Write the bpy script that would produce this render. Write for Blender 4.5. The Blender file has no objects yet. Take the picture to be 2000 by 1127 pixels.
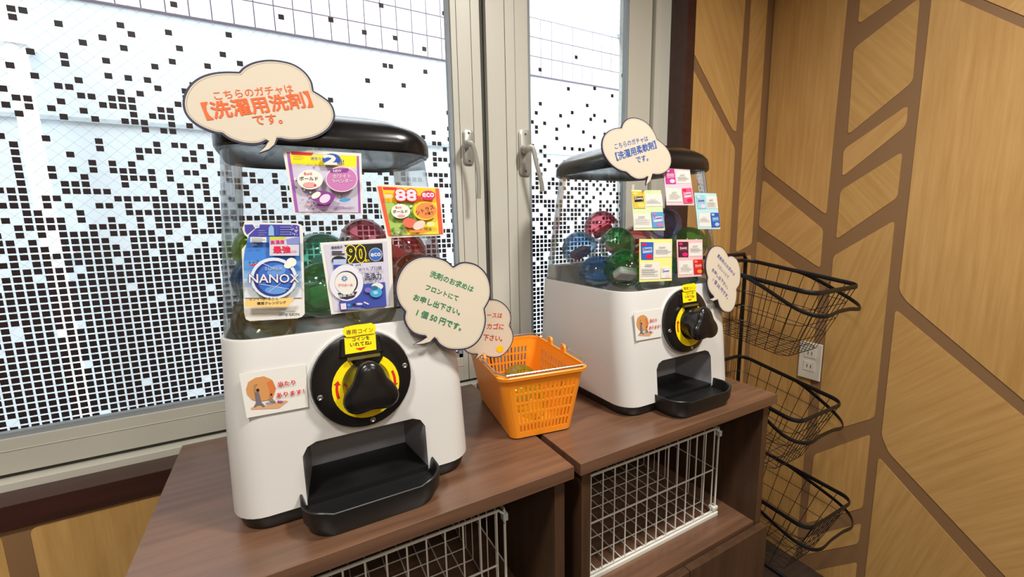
import bpy, bmesh, math, random
from mathutils import Vector, Matrix
rnd = random.Random(7)
SC = bpy.context.scene
COL = SC.collection

# ---------------------------------------------------------------- camera
CAM = Vector((0, 0, 1.30)); F = 831.06
RR = Vector((.87781, -.47858, -.02021)); DD = Vector((-.09106, -.12531, -.98793)); FF = Vector((.47027, .86906, -.15358))
cd = bpy.data.cameras.new('camera'); cam = bpy.data.objects.new('camera', cd); COL.objects.link(cam)
cd.sensor_width = 36; cd.lens = F / 2000 * 36; cd.clip_start = .02
m = Matrix((RR, -DD, -FF)).transposed().to_4x4(); m.translation = CAM; cam.matrix_world = m
SC.camera = cam
def ray(x, y): return RR * ((x - 1000) / F) + DD * ((y - 563.5) / F) + FF
def atY(x, y, yy): r = ray(x, y); return CAM + r * (yy / r.y)
def atX(x, y, xx): r = ray(x, y); return CAM + r * (xx / r.x)
def atZ(x, y, zz): r = ray(x, y); return CAM + r * ((zz - CAM.z) / r.z)

# ---------------------------------------------------------------- world, lamps, exposure
vs = SC.view_settings; vs.view_transform = 'Standard'; vs.look = 'None'; vs.gamma = 1; vs.use_curve_mapping = False
vs.exposure = 0.35
SC.cycles.transparent_max_bounces = 40; SC.cycles.max_bounces = 12
w = bpy.data.worlds.new('sky'); SC.world = w; w.use_nodes = True
bg = w.node_tree.nodes['Background']; bg.inputs[0].default_value = (.90, .95, 1, 1); bg.inputs[1].default_value = 3.3
def lamp(name, x, y, e, size=.16, col=(1, .965, .90)):
    l = bpy.data.lights.new(name, 'AREA'); l.shape = 'DISK'; l.size = size; l.energy = e; l.color = col; l.spread = math.radians(150)
    o = bpy.data.objects.new(name, l); COL.objects.link(o); o.location = (x, y, 2.47); return o
for lx, ly, le, ls in ((.80, -.02, 19, .26), (-.50, -.02, 14, .26), (1.0, -1.2, 8, .3), (-.35, -1.2, 8, .3), (.3, -2.2, 12, .5)): lamp('ceiling_and_fill_lamp', lx, ly, le, ls)  # two overhead lamps, then three farther back added as frontal fill

# ---------------------------------------------------------------- materials
def s2l(c): return tuple((v / 255 / 12.92 if v / 255 <= .04045 else ((v / 255 + .055) / 1.055) ** 2.4) for v in c)
MATS = {}
def mat(name, rgb=None, rough=.5, metal=0, spec=.5, noise=None):
    if name in MATS: return MATS[name]
    M_ = bpy.data.materials.new(name); M_.use_nodes = True; nt = M_.node_tree; b = nt.nodes['Principled BSDF']
    c = s2l(rgb) + (1,)
    b.inputs['Base Color'].default_value = c; b.inputs['Roughness'].default_value = rough; b.inputs['Metallic'].default_value = metal
    b.inputs['Specular IOR Level'].default_value = spec
    if noise:
        tc = nt.nodes.new('ShaderNodeTexCoord'); n = nt.nodes.new('ShaderNodeTexNoise'); n.inputs['Scale'].default_value = noise
        mp = nt.nodes.new('ShaderNodeMapRange'); mp.inputs[3].default_value = max(0, rough - .08); mp.inputs[4].default_value = rough + .08
        nt.links.new(tc.outputs['Object'], n.inputs['Vector']); nt.links.new(n.outputs[0], mp.inputs[0]); nt.links.new(mp.outputs[0], b.inputs['Roughness'])
    MATS[name] = M_; return M_
def wood(name, c1, c2, scale, rot=(0, 0, 0), rough=.45, bump=.05):
    M_ = bpy.data.materials.new(name); M_.use_nodes = True; nt = M_.node_tree; b = nt.nodes['Principled BSDF']; L = nt.links.new
    tc = nt.nodes.new('ShaderNodeTexCoord'); m0 = nt.nodes.new('ShaderNodeMapping'); m0.inputs['Rotation'].default_value = rot
    m1 = nt.nodes.new('ShaderNodeMapping'); m1.inputs['Scale'].default_value = scale
    L(tc.outputs['Object'], m0.inputs[0]); L(m0.outputs[0], m1.inputs[0])
    n = nt.nodes.new('ShaderNodeTexNoise'); n.inputs['Scale'].default_value = 1; n.inputs['Detail'].default_value = 6; n.inputs['Roughness'].default_value = .62
    L(m1.outputs[0], n.inputs['Vector'])
    n2 = nt.nodes.new('ShaderNodeTexNoise'); n2.inputs['Scale'].default_value = 3.5; n2.inputs['Detail'].default_value = 2; L(m0.outputs[0], n2.inputs['Vector'])
    ad = nt.nodes.new('ShaderNodeMath'); ad.operation = 'MULTIPLY_ADD'; ad.inputs[1].default_value = .35; L(n2.outputs[0], ad.inputs[0]); L(n.outputs[0], ad.inputs[2])
    cr = nt.nodes.new('ShaderNodeValToRGB'); cr.color_ramp.elements[0].position = .35; cr.color_ramp.elements[1].position = 1.0
    cr.color_ramp.elements[0].color = s2l(c1) + (1,); cr.color_ramp.elements[1].color = s2l(c2) + (1,)
    L(ad.outputs[0], cr.inputs[0]); L(cr.outputs[0], b.inputs['Base Color']); b.inputs['Roughness'].default_value = rough
    bp = nt.nodes.new('ShaderNodeBump'); bp.inputs['Strength'].default_value = bump; bp.inputs['Distance'].default_value = .002
    L(n.outputs[0], bp.inputs['Height']); L(bp.outputs[0], b.inputs['Normal'])
    MATS[name] = M_; return M_
def clear(name, tint, refl=.06, body=0, bodycol=None, rough=.03):
    """thin clear plastic or glass: transparent film plus Fresnel gloss, with an optional coloured body"""
    M_ = bpy.data.materials.new(name); M_.use_nodes = True; nt = M_.node_tree; L = nt.links.new
    nt.nodes.remove(nt.nodes['Principled BSDF']); out = nt.nodes['Material Output']
    t = nt.nodes.new('ShaderNodeBsdfTransparent'); t.inputs[0].default_value = tint + (1,)
    src = t.outputs[0]
    if body:
        d = nt.nodes.new('ShaderNodeBsdfPrincipled'); d.inputs['Base Color'].default_value = s2l(bodycol) + (1,); d.inputs['Roughness'].default_value = .15
        mx = nt.nodes.new('ShaderNodeMixShader'); mx.inputs[0].default_value = body; L(src, mx.inputs[1]); L(d.outputs[0], mx.inputs[2]); src = mx.outputs[0]
    g = nt.nodes.new('ShaderNodeBsdfGlossy'); g.inputs['Roughness'].default_value = rough
    lw = nt.nodes.new('ShaderNodeLayerWeight'); lw.inputs[0].default_value = .28
    mr = nt.nodes.new('ShaderNodeMapRange'); mr.inputs[3].default_value = refl; mr.inputs[4].default_value = .75; L(lw.outputs['Fresnel'], mr.inputs[0])
    m2 = nt.nodes.new('ShaderNodeMixShader'); L(mr.outputs[0], m2.inputs[0]); L(src, m2.inputs[1]); L(g.outputs[0], m2.inputs[2])
    L(m2.outputs[0], out.inputs[0]); MATS[name] = M_; return M_

WHITE = mat('white_plastic', (212, 211, 208), .38, noise=9); BLACK = mat('black_plastic', (22, 21, 22), .22)
BLACKM = mat('black_matte_plastic', (20, 20, 20), .42, noise=30); GREY = mat('grey_plastic', (150, 150, 155), .4)
ALU = mat('aluminium', (214, 212, 200), .45, .1, noise=6); ALUD = mat('aluminium_groove', (70, 70, 66), .6); GASKET = mat('gasket', (150, 158, 164), .6)
CHROME = mat('chrome', (190, 190, 190), .22, .9); STEEL = mat('satin_steel', (186, 184, 176), .34, .45)
ORANGE = mat('orange_plastic', (250, 150, 30), .4); WIREW = mat('white_coated_wire', (215, 213, 205), .4); WIREB = mat('black_coated_wire', (20, 18, 19), .4)
FILM = mat('dark_film', (40, 26, 30), .5); MESHW = mat('glass_wire', (120, 130, 135), .5)
YEL = mat('yellow_print', (255, 226, 0), .45); RED = mat('red_print', (214, 30, 40), .5); NAVY = mat('navy_print', (48, 46, 72), .55)
CREAM = mat('cream_board', (213, 201, 181), .6); INK = mat('black_print', (25, 24, 26), .55); PAPER = mat('white_paper', (226, 224, 218), .55)
CABW = wood('walnut_laminate', (76, 52, 38), (124, 90, 68), (3, 60, 60), rough=.3); CABV = wood('walnut_laminate_shaded_upright', (54, 36, 24), (88, 62, 42), (42, 42, 3), rough=.42)  # upright laminate colour darkened to deepen the shade inside the cabinets
MATS['walnut_laminate'].node_tree.nodes['Principled BSDF'].inputs['Specular IOR Level'].default_value = .85
DARKW = wood('dark_stained_wood', (46, 24, 20), (74, 42, 34), (4, 40, 40), rough=.35)
BROWN = mat('brown_branch_print', (136, 102, 68), .6)
PAN = [wood('oak_panel_%d' % i, c1, c2, (5, 5, 60) if 0 else sc, rot, .5, .04) for i, (c1, c2, sc, rot) in enumerate([
    ((174, 130, 70), (206, 163, 102), (75, 75, 4), (0, 0, 0)), ((170, 128, 68), (203, 161, 98), (75, 75, 4), (.7, 0, 0)),
    ((178, 134, 74), (208, 166, 105), (75, 75, 4), (-.75, 0, 0)), ((172, 130, 72), (204, 162, 100), (75, 75, 4), (-.25, 0, 0))])]
PANB = [wood('oak_back_panel_%d' % i, (178, 134, 72), (214, 172, 108), (75, 75, 4), (0, r, 0), .5, .04) for i, r in enumerate((0, .5, -.6))]
GLASS = clear('window_glass', (.97, .985, .98), .015, rough=.01); DOME = clear('clear_acrylic', (.975, .98, .985), .02, rough=.05)

# ---------------------------------------------------------------- mesh helpers
class MB:
    def __init__(s): s.v = []; s.f = []; s.m = []; s.ms = []
    def slot(s, mt):
        if mt not in s.ms: s.ms.append(mt)
        return s.ms.index(mt)
    def add(s, vs_, fs, mt):
        k = len(s.v); s.v += [Vector(v) for v in vs_]; i = s.slot(mt)
        for f in fs: s.f.append([k + j for j in f]); s.m.append(i)
    def box(s, a, b, mt):
        (x0, y0, z0), (x1, y1, z1) = a, b
        s.add([(x0, y0, z0), (x1, y0, z0), (x1, y1, z0), (x0, y1, z0), (x0, y0, z1), (x1, y0, z1), (x1, y1, z1), (x0, y1, z1)],
              [(0, 3, 2, 1), (4, 5, 6, 7), (0, 1, 5, 4), (1, 2, 6, 5), (2, 3, 7, 6), (3, 0, 4, 7)], mt)
    def loft(s, loops, mt, cap0=True, cap1=True, closed=True):
        n = len(loops[0]); vs_ = [p for l in loops for p in l]; fs = []
        for i in range(len(loops) - 1):
            for j in range(n if closed else n - 1):
                fs.append((i * n + j, i * n + (j + 1) % n, (i + 1) * n + (j + 1) % n, (i + 1) * n + j))
        if cap0: fs.append(tuple(reversed(range(n))))
        if cap1: fs.append(tuple(range((len(loops) - 1) * n, len(loops) * n)))
        s.add(vs_, fs, mt)
    def tube(s, pts, r, mt, n=6, closed=False, flat=None):
        pts = [Vector(p) for p in pts]; N = len(pts); loops = []; up = Vector((0, 0, 1))
        for i, p in enumerate(pts):
            a = pts[(i - 1) % N] if (closed or i > 0) else p; b = pts[(i + 1) % N] if (closed or i < N - 1) else p
            d = (b - a).normalized(); u = d.cross(up)
            if u.length < .05: u = d.cross(Vector((0, 1, 0)))
            u.normalize(); v = u.cross(d)
            ru, rv = flat if flat else (r, r)
            loops.append([p + u * (math.cos(2 * math.pi * k / n + math.pi / n) * ru) + v * (math.sin(2 * math.pi * k / n + math.pi / n) * rv) for k in range(n)])
        if closed: loops.append(loops[0])
        s.loft(loops, mt, not closed, not closed)
    def build(s, name, parent=None, smooth=False, origin=None, bevel=0, fixn=False):
        o0 = Vector(origin) if origin is not None else (parent['_o'] if False else (ORI[parent] if parent else Vector((0, 0, 0))))
        me = bpy.data.meshes.new(name); me.from_pydata([tuple(v - o0) for v in s.v], [], s.f)
        for mt in s.ms: me.materials.append(mt)
        me.polygons.foreach_set('material_index', s.m)
        if fixn:
            bm = bmesh.new(); bm.from_mesh(me); bmesh.ops.remove_doubles(bm, verts=bm.verts, dist=1e-6); bmesh.ops.recalc_face_normals(bm, faces=bm.faces); bm.to_mesh(me); bm.free()
        if smooth: me.polygons.foreach_set('use_smooth', [True] * len(me.polygons)); me.set_sharp_from_angle(angle=math.radians(38))
        me.update(); o = bpy.data.objects.new(name, me); COL.objects.link(o); ORI[o] = o0
        if parent: o.parent = parent; 
        else: o.location = o0
        if bevel:
            b = o.modifiers.new('bevel', 'BEVEL'); b.width = bevel; b.segments = 2; b.limit_method = 'ANGLE'
        return o
ORI = {}
def thing(name, loc, label, cat, group=None):
    o = bpy.data.objects.new(name, None); COL.objects.link(o); o.location = loc; ORI[o] = Vector(loc); o.empty_display_size = .02; return tag(o, label, cat, group)
def tag(o, label, cat, group=None):
    o['label'] = label; o['category'] = cat
    if group: o['group'] = group
    return o
def struct(o, label=None):
    o['kind'] = 'structure'
    if label: o['label'] = label
    return o
def boxo(name, a, b, mt, parent=None, bevel=0):
    mb = MB(); mb.box(a, b, mt); return mb.build(name, parent, bevel=bevel, origin=None if parent else ((a[0] + b[0]) / 2, (a[1] + b[1]) / 2, a[2]))
def copy_tree(o, parent=None):
    c = o.copy(); COL.objects.link(c); c.parent = parent; ORI[c] = ORI[o]
    for ch in list(o.children): copy_tree(ch, c)
    return c
def rrect(x0, x1, y0, y1, r, z, n=6):
    out = []
    for cx, cy, a0 in ((x1 - r, y0 + r, -90), (x1 - r, y1 - r, 0), (x0 + r, y1 - r, 90), (x0 + r, y0 + r, 180)):
        for k in range(n + 1):
            a = math.radians(a0 + 90 * k / n); out.append(Vector((cx + r * math.cos(a), cy + r * math.sin(a), z)))
    return out
def catmull(P, n=5):
    out = []; P = [Vector(p) for p in P]
    for i in range(len(P) - 1):
        p0 = P[max(i - 1, 0)]; p1 = P[i]; p2 = P[i + 1]; p3 = P[min(i + 2, len(P) - 1)]
        for k in range(n):
            t = k / n; out.append(.5 * (2 * p1 + (p2 - p0) * t + (2 * p0 - 5 * p1 + 4 * p2 - p3) * t * t + (3 * p1 - p0 - 3 * p2 + p3) * t ** 3))
    out.append(P[-1]); return out

# ---------------------------------------------------------------- planes, print and lettering
class Plane:
    """a real plane in the room; px() gives where a photo point falls on it, as (right, up) metres"""
    def __init__(s, o, ex, ey): s.o = Vector(o); s.ex = Vector(ex).normalized(); s.ey = Vector(ey).normalized(); s.n = s.ex.cross(s.ey)
    def px(s, x, y):
        r = ray(x, y); t = (s.o - CAM).dot(s.n) / r.dot(s.n); d = CAM + r * t - s.o; return Vector((d.dot(s.ex), d.dot(s.ey)))
    def w(s, p, h=0): return s.o + s.ex * p[0] + s.ey * p[1] + s.n * h
_TC = {}
def glyphs(body, bold=0):
    k = (body, bold)
    if k not in _TC:
        c = bpy.data.curves.new('t', 'FONT'); c.body = body; c.resolution_u = 2
        o = bpy.data.objects.new('t', c); COL.objects.link(o); bpy.context.view_layer.update()
        me = bpy.data.meshes.new_from_object(o.evaluated_get(bpy.context.evaluated_depsgraph_get()))
        vs_ = [(v.co.x, v.co.y) for v in me.vertices]; fs = [tuple(p.vertices) for p in me.polygons]
        bpy.data.objects.remove(o); bpy.data.curves.remove(c); bpy.data.meshes.remove(me)
        xs = [v[0] for v in vs_]; _TC[k] = (vs_, fs, min(xs), max(xs), min(v[1] for v in vs_), max(v[1] for v in vs_))
    return _TC[k]
class Print:
    """flat print gathered on a plane: polygons, discs and lettering, each a hair above the last"""
    def __init__(s, plane, zoom=(0, 0, 1)): s.pl = plane; s.zm = zoom; s.mb = MB(); s.tx = MB(); s.h = .0003
    def P(s, x, y): return s.pl.px(s.zm[0] + x * s.zm[2], s.zm[1] + y * s.zm[2])
    def up(s): s.h += .00012; return s.h
    def poly(s, pts, mt, raw=False):
        h = s.up(); q = [s.pl.w(p if raw else s.P(*p), h) for p in pts]; s.mb.add(q, [tuple(range(len(q)))], mt)
    def disc(s, cx, cy, rx, ry, mt, rot=0, n=28, a0=0, a1=360):
        pts = []
        for k in range(n + (a1 - a0 < 360)):
            a = math.radians(a0 + (a1 - a0) * k / n); u, v = rx * math.cos(a), ry * math.sin(a); c, si = math.cos(rot), math.sin(rot)
            pts.append((cx + u * c - v * si, cy + u * si + v * c))
        s.poly(pts, mt)
    def ring(s, cx, cy, rx, ry, wd, mt, a0=0, a1=360, n=28):
        h = s.up(); vs_ = []
        for k in range(n + 1):
            a = math.radians(a0 + (a1 - a0) * k / n)
            for f in (1, 1 - wd): vs_.append(s.pl.w(s.P(cx + rx * f * math.cos(a), cy + ry * f * math.sin(a)), h))
        s.mb.add(vs_, [(2 * k, 2 * k + 1, 2 * k + 3, 2 * k + 2) for k in range(n)], mt)
    def text(s, body, p0, p1, mt, bold=.012, hgt=None, out=None):
        a = s.P(*p0); b = s.P(*p1); d = b - a; L = d.length; e = d / L; f = Vector((-e.y, e.x))
        vs_, fs, X0, X1, Y0, Y1 = glyphs(body); sc = L / (X1 - X0); sy = sc
        if hgt: sy = (s.P(p0[0], p0[1] - hgt) - a).dot(f) / (Y1 - Y0)
        for bd, mm, n in (([(out[1], out[0], 10)] if out else []) + [(bold, mt, 6 if bold > .006 else 1)]):
            h = s.up()
            for k in range(n):
                ox, oy = (bd * math.cos(2 * math.pi * k / n), bd * math.sin(2 * math.pi * k / n)) if n > 1 else (0, 0)
                s.tx.add([s.pl.w(a + e * ((v[0] - X0 + ox) * sc) + f * ((v[1] - Y0) * sy + oy * sc), h + k * 4e-6) for v in vs_], fs, mm)
    def lines(s, x0, y0, x1, y1, n, mt, th=.3, sk=(0, 0)):
        for k in range(n):
            f = (k + .3) / n; xa = x0 + sk[0] * f; xb = x1 + sk[0] * f - (x1 - x0) * (.0 if k % 2 else .2); y = y0 + (y1 - y0) * f; t = (y1 - y0) / n * th
            s.poly([(xa, y + t), (xb, y + sk[1] + t), (xb, y + sk[1]), (xa, y)], mt)
    def finish(s, parent, pname='printed_picture', tname='lettering'):
        if s.mb.f: s.mb.build(pname, parent)
        if s.tx.f: s.tx.build(tname, parent)
def board(name, pl, pts, mt, label, cat, group=None, thick=.0012, side=None):
    """a flat board with real thickness cut to an outline on a plane"""
    c = sum((pl.w(p) for p in pts), Vector()) / len(pts); lo = min(pl.w(p).z for p in pts); o0 = Vector((c.x, c.y, lo)); n = len(pts)
    mb = MB(); fr = [pl.w(p) for p in pts]; bk = [pl.w(p, -thick) for p in pts]
    mb.add(fr, [tuple(range(n))], mt); mb.add(bk, [tuple(reversed(range(n)))], side or mt)
    mb.add(fr + bk, [(i, n + i, n + (i + 1) % n, (i + 1) % n) for i in range(n)], side or mt)
    return tag(mb.build(name, None, origin=o0, fixn=True), label, cat, group)
LAZY = []   # small things built after the large ones

# ================================================================= SETTING
T = .88; XW = 1.635; YW = 1.006
FLOORM = wood('floor_vinyl', (44, 36, 32), (70, 58, 50), (3, 30, 30), rough=.4)
struct(boxo('floor', (-2.3, -2.7, -.05), (XW + .1, YW + .15, 0), FLOORM), 'dark floor of the corner')
struct(boxo('ceiling', (-2.3, -2.7, 2.5), (XW + .1, YW + .15, 2.55), mat('ceiling_paint', (226, 222, 212), .8, noise=40)))
WALLP = mat('plaster_wall', (196, 176, 146), .8, noise=30)
struct(boxo('wall_left', (-2.35, -2.7, 0), (-2.3, YW, 2.5), WALLP)); struct(boxo('wall_front', (-2.3, -2.75, 0), (XW, -2.7, 2.5), WALLP))
wr = struct(boxo('wall_right', (XW, -2.7, 0), (XW + .1, YW + .15, 2.5), BROWN), 'right wall with oak panels between brown branch stripes')
mb = MB(); WX0, WX1, WZ0, WZ1 = -1.12, 1.19, .80, 2.2
for a, b in (((-2.3, YW, 0), (WX0, YW + .14, 2.5)), ((WX1, YW, 0), (XW, YW + .14, 2.5)), ((WX0, YW, 0), (WX1, YW + .14, WZ0)), ((WX0, YW, WZ1), (WX1, YW + .14, 2.5))): mb.box(a, b, BROWN)
wb = struct(mb.build('wall_back'), 'window wall with oak panels between brown stripes')

def round_poly(P, r, n=4):
    out = []; N = len(P)
    for i in range(N):
        p, a, b = P[i], P[i - 1], P[(i + 1) % N]; da = (a - p); db = (b - p); q = min(r, da.length * .45, db.length * .45)
        p0 = p + da.normalized() * q; p1 = p + db.normalized() * q
        for k in range(n + 1): t = k / n; out.append(p0 * (1 - t) ** 2 + p * (2 * t * (1 - t)) + p1 * t * t)
    return out
def panels(plane, lst, mats, parent):
    for i, (pts, k) in enumerate(lst):
        P = round_poly([plane.px(*p) for p in pts], .014); N = len(P); mb = MB()
        fr = [plane.w(p, .0016) for p in P]; bk = [plane.w(p, -.001) for p in P]
        mb.add(fr + bk, [tuple(range(N))] + [(j, N + j, N + (j + 1) % N, (j + 1) % N) for j in range(N)], mats[k]); mb.build('panel', parent, fixn=True)
PR = Plane((XW, 0, 0), (0, -1, 0), (0, 0, 1))
panels(PR, [
    ([(1538, -360), (1692, -360), (1635, 200), (1614, 420), (1493, 326)], 0), ([(1490, 351), (1608, 448), (1602, 524), (1482, 442)], 2),
    ([(1478, 470), (1600, 556), (1588, 690), (1567, 930), (1540, 1250), (1395, 1250), (1440, 860)], 0),
    ([(1712, -360), (1846, -360), (1812, -62), (1745, 0), (1676, 48)], 1), ([(1668, 95), (1797, -5), (1783, 160), (1656, 264)], 1), ([(1648, 292), (1774, 205), (1770, 246), (1645, 346)], 2),
    ([(1642, 372), (1763, 296), (1753, 386), (1633, 468)], 1), ([(1628, 500), (1748, 430), (1708, 816), (1594, 850)], 3), ([(1590, 888), (1700, 848), (1685, 992), (1574, 1022)], 0),
    ([(1572, 1050), (1682, 1022), (1676, 1062), (1567, 1084)], 2), ([(1564, 1120), (1674, 1098), (1640, 1420), (1530, 1440)], 0),
    ([(1920, -2), (1842, -40), (1878, -330), (2250, -420), (2250, 135)], 2), ([(1822, -22), (1850, -10), (2000, 56), (2260, 170), (2260, 1000), (1770, 588), (1756, 566)], 0),
    ([(1749, 604), (2260, 1030), (2260, 1440), (1736, 884), (1722, 850)], 2), ([(1716, 892), (2240, 1480), (1650, 1480)], 3)], PAN, wr)
PBK = Plane((0, YW, 0), (1, 0, 0), (0, 0, 1))
X_ = lambda a: atY(a[0], a[1], YW).x
def bp(x, z): r = Vector((x, YW, z)) - CAM; return (1000 + F * r.dot(RR) / r.dot(FF), 563.5 + F * r.dot(DD) / r.dot(FF))
s1, s2 = X_((1454, 18)), X_((1467, 0)); s3 = X_((1499, 0))
panels(PBK, [([bp(1.2, 2.45), bp(s1, 2.45), (1454, 18), (1437, 258), (1430, 254), (1352, 100)], 1), ([(1350, 130), (1435, 290), bp(s1, .03), bp(1.2, .03)], 0),
             ([bp(s2, 2.45), bp(s3, 2.45), bp(s3, 1.2), bp(s2, 1.17)], 2), ([bp(s2, 1.13), bp(s3, 1.16), bp(s3, .03), bp(s2, .03)], 0),
             ([bp(-.432, .785), bp(1.13, .785), bp(1.13, .03), bp(-.432, .03)], 0), ([bp(-1.2, .785), bp(-.467, .785), bp(-.467, .03), bp(-1.2, .03)], 0)], PANB, wb)

# ---- window: sill, jamb, outer frame, two sashes
struct(boxo('trim_1', (-1.2, .9985, .793), (1.217, 1.058, .838), DARKW, bevel=.001), 'dark brown wooden window sill')
struct(boxo('trim_2', (1.178, .994, .838), (1.217, 1.13, 2.25), DARKW, bevel=.001), 'dark brown wooden window jamb')
mb = MB()
mb.box((WX0, 1.057, .838), (1.178, 1.14, .8525), ALU); mb.box((WX0, 1.064, .8525), (1.178, 1.14, .857), ALU); mb.box((WX0, 1.078, .857), (1.178, 1.14, .866), ALUD)
mb.box((.513, 1.060, .857), (.596, 1.14, 2.15), ALU); mb.box((.566, 1.0592, .857), (.5675, 1.06, 2.15), ALUD); mb.box((.499, 1.075, .857), (.513, 1.13, 2.15), ALUD)
mb.box((.596, 1.066, .857), (.6, 1.13, 2.15), FILM)
mb.box((1.112, 1.058, .857), (1.178, 1.14, 2.15), ALU); mb.box((1.135, 1.056, .857), (1.142, 1.058, 2.15), ALU); mb.box((1.104, 1.075, .857), (1.112, 1.13, 2.15), ALUD)
mb.box((WX0, 1.058, .857), (-1.04, 1.14, 2.15), ALU); mb.box((WX0, 1.058, 2.15), (1.178, 1.14, 2.2), ALU)
struct(mb.build('trim_3', bevel=.0012), 'silver aluminium window frame with centre mullion')

PITX, PITZ = .0141, .0131
GY = 1.09
LISTED = [(15, 27), (8, 22), (30, 13), (101, 41), (149, 77), (189, 69), (224, 45), (246, 62), (231, 90), (195, 115), (44, 96), (112, 105), (113, 120), (25, 125), (73, 146), (99, 165), (139, 153), (141, 169), (198, 145), (238, 150), (278, 154), (299, 171), (293, 128), (322, 61), (343, 92), (328, 118), (399, 128), (442, 67), (429, 105), (464, 124), (10, 171), (14, 203), (59, 191), (61, 206), (125, 197), (106, 211), (184, 187), (223, 177), (262, 181), (245, 194), (207, 204), (227, 206), (169, 215), (353, 177), (352, 190), (339, 204), (304, 214), (288, 226), (41, 220), (129, 227),
          (333, 4), (548, 33), (646, 41), (708, 67), (745, 15), (772, 78), (830, 100), (862, 28), (829, 144), (766, 137), (745, 130), (719, 160), (787, 167)]
LISTED2 = [(1122, 110), (1053, 142), (1213, 148), (1107, 172), (1159, 172), (1193, 187), (1053, 200), (1144, 205), (1225, 193), (1115, 219), (1092, 224), (1045, 226), (1158, 225), (1151, 233), (1062, 238), (1107, 244), (1085, 250), (1178, 236), (1045, 255), (1137, 256)]
def sash(name, x0, x1, st_l, st_r, zb, zt, label, listed):
    rail = .066; g0, g1, h0, h1 = x0 + st_l, x1 - st_r, zb + rail, zt - .07
    mb = MB()
    mb.box((x0, 1.068, zb), (g0, 1.112, zt), ALU); mb.box((g1, 1.068, zb), (x1, 1.112, zt), ALU); mb.box((g0, 1.068, zb), (g1, 1.112, h0), ALU); mb.box((g0, 1.068, h1), (g1, 1.112, zt), ALU)
    mb.box((g0, 1.0668, zb + .043), (g1, 1.068, zb + .0445), ALU)
    o = struct(mb.build(name, bevel=.0015), label)
    mb = MB(); b = .010
    for a, c in (((g0, 1.072, h0), (g1, 1.086, h0 + b)), ((g0, 1.072, h1 - b), (g1, 1.086, h1)), ((g0, 1.072, h0), (g0 + b, 1.086, h1)), ((g1 - b, 1.072, h0), (g1, 1.086, h1))): mb.box(a, c, GASKET)
    mb.build('glazing_bead', o)
    boxo('glass_pane', (g0, GY, h0), (g1, GY + .005, h1), GLASS, o)
    # wires cast in the glass
    mb = MB(); sp = .0235; wd = .00022; yy = GY - .0004; A, B = (g1 - g0), (h1 - h0); s = .93
    for sgn in (1, -1):
        k = -int(B / sp / s) - 1
        while k * sp < A + B / s:
            pts = []
            for z in (0, B):
                x = k * sp + (z / s if sgn > 0 else (B - z) / s); pts.append((x, z))
            (xa, za), (xb, zb_) = pts; lo, hi = 0, 1
            dx = xb - xa
            t0 = (0 - xa) / dx; t1 = (A - xa) / dx; lo = max(lo, min(t0, t1)); hi = min(hi, max(t0, t1))
            if lo < hi:
                p = (g0 + xa + dx * lo, h0 + za + (zb_ - za) * lo); q = (g0 + xa + dx * hi, h0 + za + (zb_ - za) * hi)
                mb.add([(p[0] - wd, yy, p[1]), (p[0] + wd, yy, p[1]), (q[0] + wd, yy, q[1]), (q[0] - wd, yy, q[1])], [(0, 1, 2, 3)], MESHW)
            k += 1
    mb.build('wire_mesh', o)['kind'] = 'stuff'
    # dark squares of the window film, dense below and thinning out upwards
    mb = MB(); yy = GY - .0007; nx = int(A / PITX); nz = int(B / PITZ); sx, sz = .0054, .0051
    cells = set(); ztop = 1.60
    for (px, py) in listed:
        p = atY(px, py, GY); cells.add((int((p.x - g0) / PITX), int((p.z - h0) / PITZ)))
    for i in range(nx):
        for j in range(nz):
            z = h0 + (j + .5) * PITZ
            for zz, d in ((1.08, .985), (1.16, .955), (1.24, .90), (1.31, .74), (1.37, .56), (1.42, .42), (1.47, .29), (1.52, .19), (1.565, .12), (ztop, .07)):
                if z < zz: break
            else: continue
            if rnd.random() < d: cells.add((i, j))
    for i, j in cells:
        if 0 <= i < nx and 0 <= j < nz:
            x = g0 + (i + .5) * PITX + .003; z = h0 + (j + .5) * PITZ + .002
            mb.add([(x - sx, yy, z - sz), (x + sx, yy, z - sz), (x + sx, yy, z + sz), (x - sx, yy, z + sz)], [(0, 1, 2, 3)], FILM)
    mb.build('film_pattern', o)['kind'] = 'stuff'
    return o
win1 = sash('window_1', -1.03, .499, .08, .079, .866, 2.145, 'wide left window sash with dark square film pattern', LISTED)
mb = MB()
for x in (.4345, .4735): mb.box((x, 1.0674, .866), (x + .0012, 1.0682, 2.145), ALUD)
mb.build('groove', win1)
win2 = sash('window_2', .601, 1.104, .041, .095, .866, 2.145, 'narrow right window sash with dark square film pattern', LISTED2)
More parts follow.
